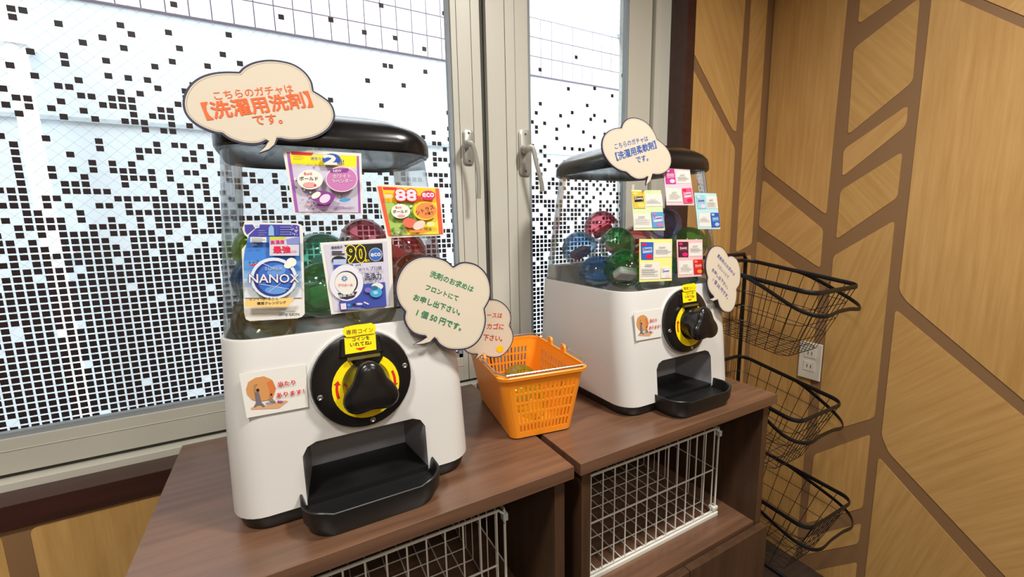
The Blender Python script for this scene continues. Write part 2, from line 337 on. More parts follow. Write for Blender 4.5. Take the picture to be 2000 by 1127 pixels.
def handle(parent, plate, lever, fat):
    P = [atY(x, y, 1.0675) for x, y in plate]; x0, x1 = min(p.x for p in P), max(p.x for p in P); z0, z1 = min(p.z for p in P), max(p.z for p in P)
    mb = MB(); L0 = []
    for h, s in ((0, 1), (.005, 1), (.008, .85)):
        cx, cz = (x0 + x1) / 2, (z0 + z1) / 2; L0.append([Vector((cx + (q.x - cx) * s, 1.068 - h, cz + (q.y - cz) * s)) for q in rrect(x0, x1, z0, z1, (x1 - x0) * .3, 0, 4)])
    mb.loft(L0, STEEL); pl = mb.build('handle_plate', parent, smooth=True, fixn=True)
    for zz in (z0 + .1 * (z1 - z0), z1 - .1 * (z1 - z0)):
        mb = MB(); c = Vector(((x0 + x1) / 2, 1.061, zz)); mb.loft([[c + Vector((math.cos(a) * r, -h, math.sin(a) * r)) for a in [k * math.pi / 5 for k in range(10)]] for r, h in ((.0035, -.002), (.0032, .001), (.002, .0015))], ALUD); mb.build('screw', pl, fixn=True)
    pts = [atY(x, y, yy) for x, y, yy in lever]; mb = MB(); pts = catmull(pts, 5); n = 8; loops = []
    N = len(pts)
    for i, p in enumerate(pts):
        d = (pts[min(i + 1, N - 1)] - pts[max(i - 1, 0)]).normalized(); u = d.cross(Vector((.2, 1, .1))).normalized(); v = u.cross(d); t = i / (N - 1); r = fat * (1.5 - .8 * min(1, t * 2.2)) 
        loops.append([p + u * (math.cos(2 * math.pi * k / n) * r) + v * (math.sin(2 * math.pi * k / n) * r * .75) for k in range(n)])
    mb.loft(loops, STEEL); mb.build('handle_lever', parent, smooth=True, fixn=True)
handle(win1, ((903, 253), (925, 322)), ((911, 283, 1.062), (912, 281, 1.03), (922, 282, 1.022), (930, 310, 1.022), (935, 350, 1.022), (935, 388, 1.024)), .0082)
handle(win2, ((1012, 253), (1036, 344)), ((1024, 292, 1.062), (1026, 293, 1.03), (1040, 289, 1.018), (1048, 320, 1.014), (1056, 350, 1.012), (1060, 374, 1.012)), .0092)

# ---- outside: alley, neighbouring building with tile band, downpipe
OUTW = mat('pale_panel_wall', (208, 218, 225), .7, noise=3); TILE = mat('pale_pink_tile', (226, 218, 224), .5); GROUT = mat('tile_grout', (128, 116, 132), .8); ASPH = mat('alley_concrete', (170, 170, 168), .9, noise=20)
tag(boxo('alley_ground', (-6, 1.16, -.35), (7, 6, -.3), ASPH), 'pale concrete ground of the alley outside', 'ground')['kind'] = 'structure'
nb = thing('neighbour_building', (1, 2.62, -.3), 'pale building across the alley seen through the window', 'building')
boxo('wall', (-5, 2.62, -.3), (6.5, 3.0, 2.275), OUTW, nb); boxo('tile_band', (-5, 2.606, 2.275), (6.5, 3.0, 2.635), GROUT, nb); boxo('ledge', (-5, 2.602, 1.772), (6.5, 2.62, 1.79), mat('ledge_grey', (176, 186, 192), .6), nb); boxo('coping', (-5, 2.598, 2.635), (6.5, 3.0, 2.66), OUTW, nb)
t0 = boxo('tile', (-.62, 2.600, 2.280), (-.5375, 2.608, 2.3925), TILE, nb)
for i in range(56):
    for j in range(3):
        if i != 12 or j: c = t0.copy(); COL.objects.link(c); c.parent = nb; c.location = ((i - 12) * .088, 0, j * .119)
dp = thing('downpipe', (-.845, 2.52, -.3), 'white vertical downpipe outside the left window', 'pipe')
mb = MB(); mb.tube([(-.845, 2.52, -.3), (-.845, 2.52, 2.6)], .032, mat('white_pipe', (236, 238, 240), .5), 12); mb.build('pipe', dp, smooth=True)
for z in (2.03, 1.2): boxo('bracket', (-.888, 2.48, z), (-.802, 2.60, z + .03), MATS['white_pipe'], dp)

# ================================================================= CABINETS
def cabinet(x0, x1, label):
    o = thing('open_cabinet', ((x0 + x1) / 2, .774, 0), label, 'cabinet', 'matching open cabinets under the machines')
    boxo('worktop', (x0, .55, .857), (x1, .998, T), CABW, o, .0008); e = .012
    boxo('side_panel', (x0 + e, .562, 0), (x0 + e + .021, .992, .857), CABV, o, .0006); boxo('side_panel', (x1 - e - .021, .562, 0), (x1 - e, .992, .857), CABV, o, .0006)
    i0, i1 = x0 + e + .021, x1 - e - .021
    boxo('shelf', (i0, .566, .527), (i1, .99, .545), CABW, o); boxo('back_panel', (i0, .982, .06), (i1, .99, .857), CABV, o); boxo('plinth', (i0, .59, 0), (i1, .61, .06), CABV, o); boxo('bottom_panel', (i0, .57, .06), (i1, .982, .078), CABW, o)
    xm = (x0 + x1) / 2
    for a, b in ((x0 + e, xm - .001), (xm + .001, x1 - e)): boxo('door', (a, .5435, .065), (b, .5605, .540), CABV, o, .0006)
    return o
cabinet(-.2037, .4131, 'dark walnut open cabinet under the larger, nearer capsule machine'); cabinet(.4267, 1.0168, 'dark walnut open cabinet beside the black wire rack')

def cage(x0, x1, label):
    y0, y1, z0, z1 = .631, .955, .5455, .785; R_ = .0016
    o = thing('wire_crate', ((x0 + x1) / 2, (y0 + y1) / 2, z0), label, 'crate', 'white wire crates in the cabinets')
    def grid(name, f, nu, nv, r=.0013, vlist=None):
        mb = MB()
        for i in range(nu + 1): mb.tube([f(i / nu, 0), f(i / nu, 1)], r, WIREW, 5)
        for v in (vlist or [j / nv for j in range(nv + 1)]): mb.tube([f(0, v), f(1, v)], r, WIREW, 5)
        mb.build(name, o)
    zb = z0 + .012
    grid('front_grid', lambda u, v: (x0 + .016 + (x1 - x0 - .032) * u, y0, zb + (z1 - zb) * v), 12, 1, .0017, [.0, .52])
    grid('side_grid', lambda u, v: (x0, y0 + (y1 - y0) * u, zb + (z1 - zb) * v), 8, 2); grid('side_grid', lambda u, v: (x1, y0 + (y1 - y0) * u, zb + (z1 - zb) * v), 8, 2)
    grid('back_grid', lambda u, v: (x0 + (x1 - x0) * u, y1, zb + (z1 - zb) * v), 12, 6); grid('bottom_grid', lambda u, v: (x0 + (x1 - x0) * u, y0 + (y1 - y0) * v, zb), 12, 8)
    mb = MB(); q = .012; pth = [(x0, y0, z1 - .03), (x0, y0, z1 - q), (x0 + q, y0, z1), (x1 - q, y0, z1), (x1, y0, z1 - q), (x1, y0, z1 - .03)]; mb.tube(pth, .0028, WIREW, 8)
    mb.tube([(x0, y1, z1), (x1, y1, z1)], .0025, WIREW, 8); mb.tube([(x0, y0, z1 - .004), (x0, y1, z1)], .0022, WIREW, 8); mb.tube([(x1, y0, z1 - .004), (x1, y1, z1)], .0022, WIREW, 8); mb.build('top_frame', o, smooth=True)
    for x in (x0, x1):
        mb = MB(); mb.tube([(x, y0, z0), (x, y0, z1 - .03)], .0026, WIREW, 6); mb.build('corner_post', o)
        boxo('corner_clip', (x - .005, y0 - .006, z1 - .022), (x + .005, y0 + .006, z1 - .008), mat('clear_clip', (190, 200, 192), .3), o, .001)
    mb = MB(); mb.loft([rrect(x0 - .008, x1 + .01, y0 - .006, y0 + .008, .006, z, 4) for z in (z0, z0 + .006, z0 + .008)], WIREW); mb.build('front_rail', o, smooth=True, fixn=True)
    for x in (x0, x1): boxo('rail_clip', (x - .009, y0 - .004, z0 + .014), (x + .009, y0 + .012, z0 + .024), WIREW, o, .002)
    return o
cage(.500, .920, 'white wire crate inside the cabinet beside the wire rack'); cage(-.108, .316, 'white wire crate inside the cabinet under the nearer machine')

# ================================================================= CAPSULE MACHINE
M1 = Vector((.0855, .635, T)); M2 = Vector((.7840, .629, T))
def front(z): return .024 * (z - .024) / .248            # lean of the white front, local y at height z
DH, DL = .026, .055                                        # dome front, local y at foot and top
mach = thing('capsule_machine', M1, 'larger, nearer white capsule vending machine with product cards on its clear dome', 'vending machine', 'white capsule machines')
def sect(hw, yf, yb, r, z, n=7): return [M1 + p for p in rrect(-hw, hw, yf, yb, r, z, n)]
mb = MB(); mb.loft([sect(.166, .010, .348, .04, 0), sect(.169, .006, .351, .042, .004), sect(.1745, .002, .357, .045, .022), sect(.1745, .002, .357, .045, .028)], BLACKM); mb.build('foot', mach, smooth=True, fixn=True)
mb = MB(); mb.loft([sect(.1765, .0, .358, .044, .0235), sect(.177, .0003, .358, .044, .026), sect(.1755, .0105, .357, .044, .13), sect(.1695, .0238, .354, .044, .267), sect(.1685, .025, .353, .043, .270), sect(.1635, .030, .348, .040, .270), sect(.1615, .032, .346, .039, .236)], WHITE)
body = mb.build('body', mach, smooth=True, fixn=True)
CXo = .006
mb = MB(); P = [(-.090, .010), (.090, .010), (.090, .095), (.083, .107), (.071, .112), (-.071, .112), (-.083, .107), (-.090, .095)]
def prism(mb, P, y0, y1, mt): mb.loft([[M1 + Vector((CXo + x, y0, z)) for x, z in P], [M1 + Vector((CXo + x, y1, z)) for x, z in P]], mt)
prism(mb, P, -.05, .10, WHITE); cut = mb.build('cut', mach, fixn=True)
bo = body.modifiers.new('b', 'BOOLEAN'); bo.object = cut; bo.operation = 'DIFFERENCE'; bo.solver = 'EXACT'
bpy.context.view_layer.update(); dg = bpy.context.evaluated_depsgraph_get(); me = bpy.data.meshes.new_from_object(body.evaluated_get(dg)); body.modifiers.clear(); body.data = me; bpy.data.objects.remove(cut)
me.set_sharp_from_angle(angle=math.radians(38))
P2 = [(x * .995, z * .998 if z > .05 else .019) for x, z in P]
mb = MB(); mb.loft([[M1 + Vector((CXo + x, front(z) + .0015, z)) for x, z in P2], [M1 + Vector((CXo + x * .86, .098, z)) for x, z in P2]], GREY, cap0=False); mb.build('chute_liner', mach)
# tray
def trl(f, z, inn=0, n=36):
    out = []; hw = .099 - inn; yf = -.062 + inn; yb = .10; r = .038
    base = [p for p in rrect(-hw * f, hw * f, yf * (f if f < 1 else 1), yb, r * f, 0, 8)]
    for p in base:
        zz = z(p) if callable(z) else z; out.append(M1 + Vector((CXo + p.x, p.y, zz)))
    return out
def rimz(p):
    q = max(0, min(1, (abs(p.x) - .055) / .02)); side = .036 + .005 * (q * q * (3 - 2 * q)); t = max(0, min(1, (p.y + .035) / .04)); return side + .004 * t * t * (3 - 2 * t) if p.y < .05 else .045 - .02 * min(1, (p.y - .05) / .03)
mb = MB(); mb.loft([trl(.88, .0005), trl(.90, .004), trl(.985, .018), trl(1, rimz), trl(1, lambda p: rimz(p) + .0012, .0012), trl(1, rimz, .0035), trl(.95, .0195, .004)], BLACKM); mb.build('tray', mach, smooth=True, fixn=True)
# dome, back ledge and lid
mb = MB(); dl = []
for t in (0, .03, .06, .25, .5, .75, .92, 1):
    z = .267 + .268 * t; dl.append(sect(.1665 - .0185 * t, DH + (DL - DH) * t, .351 - .024 * t, .046 + .018 * t, z, 8))
mb.loft(dl, DOME, False, False); mb.build('clear_dome', mach, smooth=True)
boxo('dome_ledge', M1 + Vector((-.150, .298, .24)), M1 + Vector((.150, .336, .305)), WHITE, mach, .004)
mb = MB(); LL = [sect(.146, .058, .325, .062, .536), sect(.1535, .050, .332, .066, .531), sect(.1555, .048, .334, .066, .534), sect(.1555, .049, .333, .066, .548)]
for k in range(1, 9):
    s = math.cos(k / 8 * math.pi / 2 * .985); z = .548 + .052 * math.sin(k / 8 * math.pi / 2); cy = .191
    LL.append([Vector((M1.x + (p.x - M1.x) * s, M1.y + cy + (p.y - M1.y - cy) * s, M1.z + z)) for p in sect(.1555, .049, .333, .066, 0)])
mb.loft(LL, BLACK); mb.build('lid', mach, smooth=True, fixn=True)
# dial
DC = Vector((.0062, front(.192), .192)); lean = Vector((0, .024, .248)).normalized()
DPL = Plane(M1 + DC, (1, 0, 0), lean)
def lathe(mb, prof, mt, c=(0, 0), n=40, shape=None, pl=None):
    pl = pl or DPL; loops = []
    for r, h in prof:
        loops.append([pl.w((c[0] + (shape(a, r, h)[0] if shape else r * math.cos(a)), c[1] + (shape(a, r, h)[1] if shape else r * math.sin(a))), h) for a in [2 * math.pi * k / n for k in range(n)]])
    mb.loft(loops, mt)
mb = MB(); lathe(mb, [(.0755, -.008), (.0755, .001), (.0745, .003), (.068, .003)], WHITE); mb.build('dial_collar', mach, smooth=True, fixn=True)
mb = MB(); lathe(mb, [(.0718, .003), (.0724, .007), (.0708, .011), (.064, .0135), (.052, .0155), (.05, .0155), (.03, .0155)], BLACK); dial = mb.build('dial_plate', mach, smooth=True, fixn=True)
RC = (.003, -.0085)
RPL = Plane(DPL.w((RC[0], RC[1]), .0160), DPL.ex, DPL.ey)
def arc(mb, r0, r1, a0, a1, mt, h, n=30, rad=None):
    vs_ = []
    for k in range(n + 1):
        a = math.radians(a0 + (a1 - a0) * k / n)
        for r in (r0, r1): vs_.append(RPL.w((r * math.cos(a), r * math.sin(a)), h))
    mb.add(vs_, [(2 * k, 2 * k + 1, 2 * k + 3, 2 * k + 2) for k in range(n)], mt)
mb = MB(); arc(mb, .033, .048, 115, 415, YEL, .0004); mb.build('yellow_ring', dial)
for a0, a1 in ((196, 168), (22, -6)):
    mb = MB(); arc(mb, .0395, .0432, a0, a1, RED, .0008, 8); d = -1
    p = [RPL.w((r * math.cos(math.radians(a)), r * math.sin(math.radians(a))), .0008) for r, a in ((.0365, a1), (.0462, a1), (.0414, a1 - 9))]; mb.add(p, [(0, 1, 2)], RED); mb.build('arrow', dial)
def kshape(a, r, h):
    t = max(0, min(1, (h - .02) / .026)); tri = 1 + .20 * t * math.cos(3 * (a - math.pi / 2)); return (r * tri * math.cos(a), r * tri * math.sin(a) - .003 * t)
mb = MB(); lathe(mb, [(.0335, .012), (.0335, .020), (.0325, .026), (.033, .036), (.0345, .050), (.034, .056), (.031, .060), (.024, .0622), (.01, .063)], BLACK, (RC[0], RC[1] + .005), 40, kshape); mb.build('knob', dial, smooth=True, fixn=True)
for a, r in ((193, .0625), (10, .0625), (277, .0625)):
    c = (r * math.cos(math.radians(a)), r * math.sin(math.radians(a))); mb = MB(); lathe(mb, [(.0042, .011), (.004, .0152), (.003, .0158), (.0014, .0148)], CHROME, c, 12); mb.build('screw', dial, smooth=True, fixn=True)
# coin slot
mb = MB(); cs = lambda x, z, h: DPL.w((x, z), h)
mb.loft([[cs(-.036, .036, .008), cs(.036, .036, .008), cs(.030, .066, .006), cs(-.030, .066, .006)], [cs(-.030, .038, .0185), cs(.030, .038, .0185), cs(.026, .063, .016), cs(-.026, .063, .016)]], BLACK); mb.build('coin_housing', dial, fixn=True, bevel=.0015)
mb = MB(); mb.loft([[cs(-.021, .0335, .014), cs(.025, .0335, .014), cs(.025, .0375, .014), cs(-.021, .0375, .014)], [cs(-.021, .0335, .0225), cs(.025, .0335, .0225), cs(.025, .0375, .0225), cs(-.021, .0375, .0225)]], mat('brass_slot', (150, 140, 80), .3, .7)); mb.build('coin_slot', dial, fixn=True)
LPL = Plane(DPL.w((0, .04), .0205), DPL.ex, (DPL.ey + DPL.n * -.08))
def label_piece(name, pts, h, zoom, mt):
    pts = [LPL.px(zoom[0] + x * zoom[2], zoom[1] + y * zoom[2]) for x, y in pts]; n = len(pts)
    mb = MB(); fr = [LPL.w(p, h) for p in pts]; bk = [LPL.w(p, h - .0012) for p in pts]; mb.add(fr + bk, [tuple(range(n)), tuple(reversed(range(n, 2 * n)))] + [(i, n + i, n + (i + 1) % n, (i + 1) % n) for i in range(n)], mt); return mb.build(name, dial, fixn=True)
ZL = (660, 630, 150 / 1878)
l1 = label_piece('coin_label', [(155, 375), (915, 265), (938, 660), (180, 778)], .001, ZL, YEL)
l2 = label_piece('coin_label', [(110, 215), (160, 110), (400, 60), (700, 25), (800, 5), (890, 50), (920, 120), (915, 225), (870, 265), (560, 300), (330, 345), (205, 355), (135, 290)], .0026, ZL, YEL)
pr = Print(LPL, ZL); pr.h = .0012; pr.text('コインを', (350, 460), (770, 410), INK, .014); pr.text('いれてね♪', (300, 590), (820, 530), INK, .014); pr.poly([(425, 632), (550, 672), (690, 590)], RED); pr.finish(l1, 'arrow_mark')
pr = Print(LPL, ZL); pr.h = .0029; pr.text('専用コイン', (200, 305), (855, 225), mat('brown_ink', (120, 84, 10), .6), .0); pr.finish(l2)

mach2 = copy_tree(mach); mach2.location = M2; mach2['label'] = 'smaller-looking white capsule vending machine beside the oak wall and wire rack'

# ================================================================= CARDS AND SIGNS
def planes(Mo):
    dome = Plane(Mo + Vector((0, DH - .0035, .267)), (1, 0, 0), (0, DL - DH, .268)); fr = Plane(Mo + Vector((0, -.0022, .024)), (1, 0, 0), lean); sg = Plane(Mo + Vector((0, DH - .016, .267)), (1, 0, 0), (0, DL - DH, .268)); return dome, fr, sg
D1, F1, S1 = planes(M1); D2, F2, S2 = planes(M2)
def card(name, pl, zoom, outline, mt, label, group, thick=.0012):
    P = [pl.px(zoom[0] + x * zoom[2], zoom[1] + y * zoom[2]) for x, y in outline]
    o = board(name, pl, P, mt, label, 'card', group, thick); return o, Print(pl, zoom)
C = lambda n, *c: mat('print_' + n, c, .5)
# lilac card
ZA = (540, 280, .18); G1 = 'product cards on the nearer machine'
o, p = card('product_card', D1, ZA, [(65, 60), (920, 108), (940, 770), (190, 765)], PAPER, 'lilac and yellow product card with a large 2, topmost on the nearer dome', G1)
p.poly([(110, 95), (893, 137), (915, 755), (205, 748)], C('purple', 158, 88, 176)); p.poly([(145, 98), (868, 135), (888, 750), (240, 745)], C('lilac', 200, 194, 212))
p.poly([(146, 118), (870, 136), (868, 262), (160, 225)], YEL); p.poly([(158, 90), (405, 104), (378, 134), (163, 126)], RED)
for i in range(46):
    x = 200 + rnd.random() * 660; y = 265 + rnd.random() * 470; q = 7 + rnd.random() * 10
    p.poly([(x, y - q), (x + q, y), (x, y + q), (x - q, y)], C('violet_fleck', 140, 124, 182) if i % 2 else C('pale_fleck', 226, 224, 232))
BL = C('royal', 34, 78, 170)
p.disc(592, 185, 100, 62, BL); p.text('2', (515, 236), (655, 240), PAPER, .03, 95); p.text('倍!', (648, 240), (728, 243), BL, .03); p.text('通常の', (368, 194), (482, 198), BL, .02); p.lines(180, 148, 300, 200, 3, C('olive_ink', 130, 120, 20))
p.disc(362, 405, 138, 105, C('ivory', 240, 232, 222)); p.text('ボールド', (250, 415), (448, 415), INK, .03); p.text('Bold', (300, 358), (382, 355), RED, .01); p.disc(355, 462, 72, 30, C('rose', 232, 160, 160)); p.disc(415, 467, 14, 11, RED)
p.disc(700, 400, 172, 138, C('pale_pink', 236, 214, 228)); p.disc(700, 400, 162, 128, C('orchid', 196, 118, 178)); p.poly([(572, 292), (770, 285), (778, 300), (756, 330), (582, 334)], C('plum', 130, 52, 140)); p.text('NEW', (612, 327), (700, 323), PAPER, .02); p.text('ホワイト', (606, 392), (800, 388), PAPER, .012); p.text('ラベンダー', (596, 444), (820, 440), PAPER, .012)
p.poly([(345, 600), (440, 540), (450, 522), (530, 528), (640, 572), (600, 650), (530, 682), (470, 672)], C('plum', 1, 1, 1)); p.disc(520, 610, 62, 44, C('pearl', 226, 208, 232), -.5); p.disc(425, 575, 55, 30, C('ivory', 1, 1, 1), -.5); p.disc(735, 625, 62, 20, C('sky', 70, 150, 205), -.12); p.disc(345, 672, 26, 14, C('rose', 1, 1, 1)); p.lines(400, 690, 800, 722, 2, C('purple', 1, 1, 1), .4)
p.finish(o)
# orange card
o, p = card('product_card', D1, ZA, [(1072, 440), (1785, 480), (1815, 1000), (1195, 1030)], PAPER, 'orange and yellow product card with the number 88 on the nearer dome', G1)
OR = C('vermilion', 238, 88, 52); p.poly([(1095, 466), (1762, 490), (1808, 985), (1212, 1006)], OR); p.poly([(1140, 470), (1722, 489), (1760, 986), (1250, 1000)], C('leaf', 164, 196, 92))
p.poly([(1140, 470), (1722, 489), (1735, 645), (1188, 640)], C('amber', 255, 200, 10)); p.poly([(1148, 474), (1310, 480), (1290, 508), (1160, 506)], RED); p.poly([(1480, 645), (1735, 645), (1760, 986), (1420, 994), (1400, 930), (1600, 860)], C('lemon', 246, 214, 60))
for i in range(30):
    x = 1200 + rnd.random() * 260; y = 660 + rnd.random() * 320; q = 8 + rnd.random() * 14
    p.disc(x + (y - 650) * .12, y, q, q * .7, C('green_fleck', 90, 150, 60) if i % 3 else C('pale_leaf', 214, 226, 160), i, 10)
p.text('88', (1290, 622), (1512, 625), C('pale_pink', 1, 1, 1), .03, 115, (RED, .075)); p.text('個', (1505, 622), (1555, 624), RED, .03); p.disc(1635, 570, 80, 52, C('magenta', 216, 28, 110)); p.text('eco', (1575, 588), (1700, 588), PAPER, .03); p.lines(1170, 560, 1260, 600, 3, C('pale_pink', 1, 1, 1), .6); p.lines(1170, 545, 1260, 560, 1, RED)
p.disc(1338, 742, 102, 78, C('ivory', 1, 1, 1)); p.text('ボールド', (1255, 765), (1412, 762), INK, .03); p.text('Bold', (1285, 715), (1345, 712), RED, .01); p.disc(1345, 792, 42, 14, C('rose', 1, 1, 1))
p.disc(1600, 738, 128, 100, C('gold', 252, 206, 40)); p.disc(1612, 735, 112, 88, C('peach', 250, 140, 70)); p.text('シトラス', (1510, 785), (1700, 715), INK, .02); p.text('の香り', (1600, 788), (1690, 772), INK, .01)
p.disc(1430, 868, 70, 52, C('coral', 240, 104, 84), .2); p.disc(1535, 892, 70, 44, C('blush', 238, 206, 196), -.5); p.disc(1660, 880, 45, 26, C('pale_leaf', 1, 1, 1)); p.poly([(1430, 950), (1600, 940), (1640, 965), (1430, 975)], C('peach', 1, 1, 1)); p.lines(1260, 940, 1390, 985, 3, C('ash', 150, 150, 140)); p.finish(o)
# blue refill pouch card
ZN = (460, 425, 150 / 805)
o, p = card('product_card', D1, ZN, [(95, 45), (185, 40), (205, 95), (240, 95), (250, 48), (640, 60), (690, 75), (706, 112), (726, 1008), (694, 1042), (650, 1055), (150, 1085), (108, 1066), (90, 1000), (65, 332), (118, 272), (130, 210), (92, 178), (72, 120)], PAPER, 'pouch-shaped blue refill card with a glowing blue globe on the nearer dome', G1, .0015)
IND = C('indigo', 66, 62, 160); p.poly([(95, 75), (178, 72), (205, 112), (120, 178), (98, 140)], IND); p.poly([(215, 112), (250, 105), (255, 72), (640, 76), (668, 90), (672, 205), (140, 205), (140, 185)], IND)
cols = [(58, 120, 206), (60, 128, 212), (84, 146, 216), (130, 176, 222), (178, 202, 228), (214, 222, 230)]; ys = [204, 330, 450, 560, 640, 730, 840]
for i, c in enumerate(cols):
    l = lambda y: (136 if y < 260 else 82 + (y - 330) * .028 if y > 330 else 100); p.poly([(l(ys[i]), ys[i]), (672 + (ys[i] - 200) * .04, ys[i]), (672 + (ys[i + 1] - 200) * .04, ys[i + 1]), (l(ys[i + 1]), ys[i + 1])], C('pouch_blue_%d' % i, *c))
p.poly([(345, 190), (348, 110), (365, 82), (385, 82), (402, 110), (405, 190)], C('bottle_blue', 140, 180, 226)); p.poly([(420, 95), (448, 85), (455, 190), (418, 190)], BL); p.lines(240, 130, 325, 195, 3, C('haze', 130, 140, 200)); p.lines(470, 90, 600, 190, 4, C('haze', 1, 1, 1))
for i in range(26): x = 570 + rnd.random() * 92; y = 84 + rnd.random() * 100; p.disc(x, y, 5, 4, C('pale_fleck', 1, 1, 1), 0, 6)
p.poly([(158, 207), (325, 207), (325, 262), (158, 262)], PAPER); p.lines(170, 215, 312, 262, 3, C('slate', 90, 100, 130)); p.lines(170, 275, 238, 292, 1, C('slate', 1, 1, 1), .8)
p.poly([(358, 205), (665, 205), (665, 402), (358, 402)], C('silver', 206, 204, 220)); p.poly([(358, 205), (530, 205), (520, 232), (358, 240)], C('lime', 200, 206, 60)); p.poly([(530, 232), (665, 205), (665, 285), (540, 285)], C('haze', 1, 1, 1)); p.text('高濃度', (370, 285), (515, 278), C('magenta', 1, 1, 1), .02); p.text('最強', (400, 375), (578, 370), C('crimson', 220, 20, 70), .035, 70); p.text('洗浄', (585, 368), (640, 366), C('rose', 1, 1, 1), .02)
p.text('トップ', (150, 490), (250, 478), INK, .04); p.poly([(150, 500), (240, 480), (236, 492), (200, 508), (152, 512)], RED)
p.disc(402, 635, 242, 214, C('halo', 214, 226, 240)); p.disc(402, 640, 210, 186, C('navy_globe', 38, 52, 132)); p.disc(408, 640, 180, 166, C('globe', 46, 104, 196)); p.disc(430, 560, 100, 60, C('globe_light', 96, 150, 220), -.3); p.disc(420, 760, 110, 40, C('globe_light', 1, 1, 1)); p.disc(585, 470, 52, 46, C('flare', 236, 236, 224)); p.disc(548, 505, 40, 30, C('flare', 1, 1, 1))
for a, b in (((240, 690), (560, 750)), ((350, 780), (470, 690)), ((290, 480), (420, 545))): p.poly([a, (b[0], b[1] - 5), b, (a[0], a[1] + 5)], C('halo', 1, 1, 1))
p.text('SUPER', (310, 553), (496, 553), C('pale_steel', 170, 186, 216), .01, 30); p.text('NANOX', (148, 685), (665, 680), PAPER, .012, 92, (IND, .05))
p.poly([(105, 855), (320, 850), (615, 835), (545, 932), (105, 930)], C('gold_ribbon', 238, 200, 122)); p.text('センイ1本1本から', (145, 868), (448, 862), INK, .012); p.text('徹底クレンジング', (230, 912), (530, 900), INK, .02)
p.lines(150, 960, 370, 1045, 4, C('ash', 1, 1, 1), .12); p.text('350g', (455, 1034), (545, 1030), C('slate', 1, 1, 1), .02); p.text('LION', (570, 1026), (666, 1022), INK, .02); p.lines(480, 965, 660, 985, 1, C('ash', 1, 1, 1), .6); p.finish(o)
# silver and blue card
ZR = (620, 460, 160 / 1127)
o, p = card('product_card', D1, ZR, [(35, 100), (1015, 35), (1052, 985), (190, 1085)], PAPER, 'silver and blue product card with the number 90 on the nearer dome', G1)
p.poly([(85, 130), (955, 80), (1002, 955), (230, 1050)], C('silver', 1, 1, 1)); p.poly([(180, 142), (890, 105), (945, 970), (312, 1042)], C('lavender_grey', 204, 202, 222))
p.poly([(365, 132), (890, 105), (908, 358), (395, 388), (420, 200)], INK); p.text('90', (412, 372), (660, 362), INK, .03, 230, (YEL, .075)); p.text('個入', (650, 362), (722, 358), YEL, .02); p.disc(798, 262, 92, 92, PAPER); p.disc(798, 262, 86, 86, C('eco_blue', 52, 100, 186)); p.text('eco', (735, 290), (868, 280), PAPER, .03); p.text('ECO', (760, 215), (840, 212), C('sky', 1, 1, 1), .01)
p.text('限定処方', (195, 185), (345, 172), INK, .03); p.lines(195, 205, 375, 270, 2, INK, .5); p.disc(295, 340, 100, 58, INK); p.poly([(215, 330), (390, 325), (395, 400), (215, 405)], C('powder', 172, 192, 226)); p.poly([(215, 412), (480, 395), (515, 470), (225, 470)], C('cobalt', 56, 74, 164))
p.poly([(600, 670), (925, 640), (945, 970), (312, 1042), (292, 905), (480, 880)], C('cobalt', 1, 1, 1)); p.disc(395, 650, 232, 250, C('pearl_grey', 224, 224, 234)); p.disc(395, 650, 160, 165, NAVY); p.disc(385, 652, 148, 150, PAPER)
p.poly([(275, 790), (545, 770), (500, 850), (400, 880), (310, 860)], NAVY); p.disc(392, 735, 110, 75, PAPER)
for k in range(8): a = k * math.pi / 4; p.poly([(368 + 14 * math.cos(a), 590 + 14 * math.sin(a)), (368 + 46 * math.cos(a + .5), 590 + 46 * math.sin(a + .5)), (368 + 30 * math.cos(a + .95), 590 + 30 * math.sin(a + .95))], C('pinwheel', 40, 110, 200))
p.text('アリエール', (285, 697), (482, 688), C('crimson', 1, 1, 1), .03); p.text('除菌 消臭', (300, 855), (505, 822), PAPER, .01)
p.text('おうち', (570, 492), (700, 480), NAVY, .012); p.text('プロ級', (720, 478), (880, 468), INK, .012); p.text('洗浄力', (645, 618), (872, 605), NAVY, .03, 100); p.text('新登場', (520, 424), (592, 415), INK, .02)
p.disc(815, 700, 80, 50, PAPER); p.disc(795, 778, 85, 72, C('pod_blue', 62, 160, 214)); p.disc(775, 720, 50, 30, C('pod_teal', 30, 110, 140)); p.disc(690, 750, 48, 36, C('pod_violet', 120, 110, 190)); p.disc(790, 785, 34, 26, C('pod_light', 150, 206, 236)); p.poly([(310, 935), (385, 928), (395, 1010), (320, 1018)], C('pearl', 1, 1, 1)); p.disc(425, 955, 22, 20, C('sky', 1, 1, 1)); p.disc(495, 950, 22, 20, INK); p.disc(570, 938, 44, 14, C('pearl', 1, 1, 1)); p.poly([(630, 905), (700, 935), (692, 950), (625, 920)], PAPER); p.lines(400, 985, 640, 1015, 2, C('powder', 1, 1, 1), .3); p.finish(o)
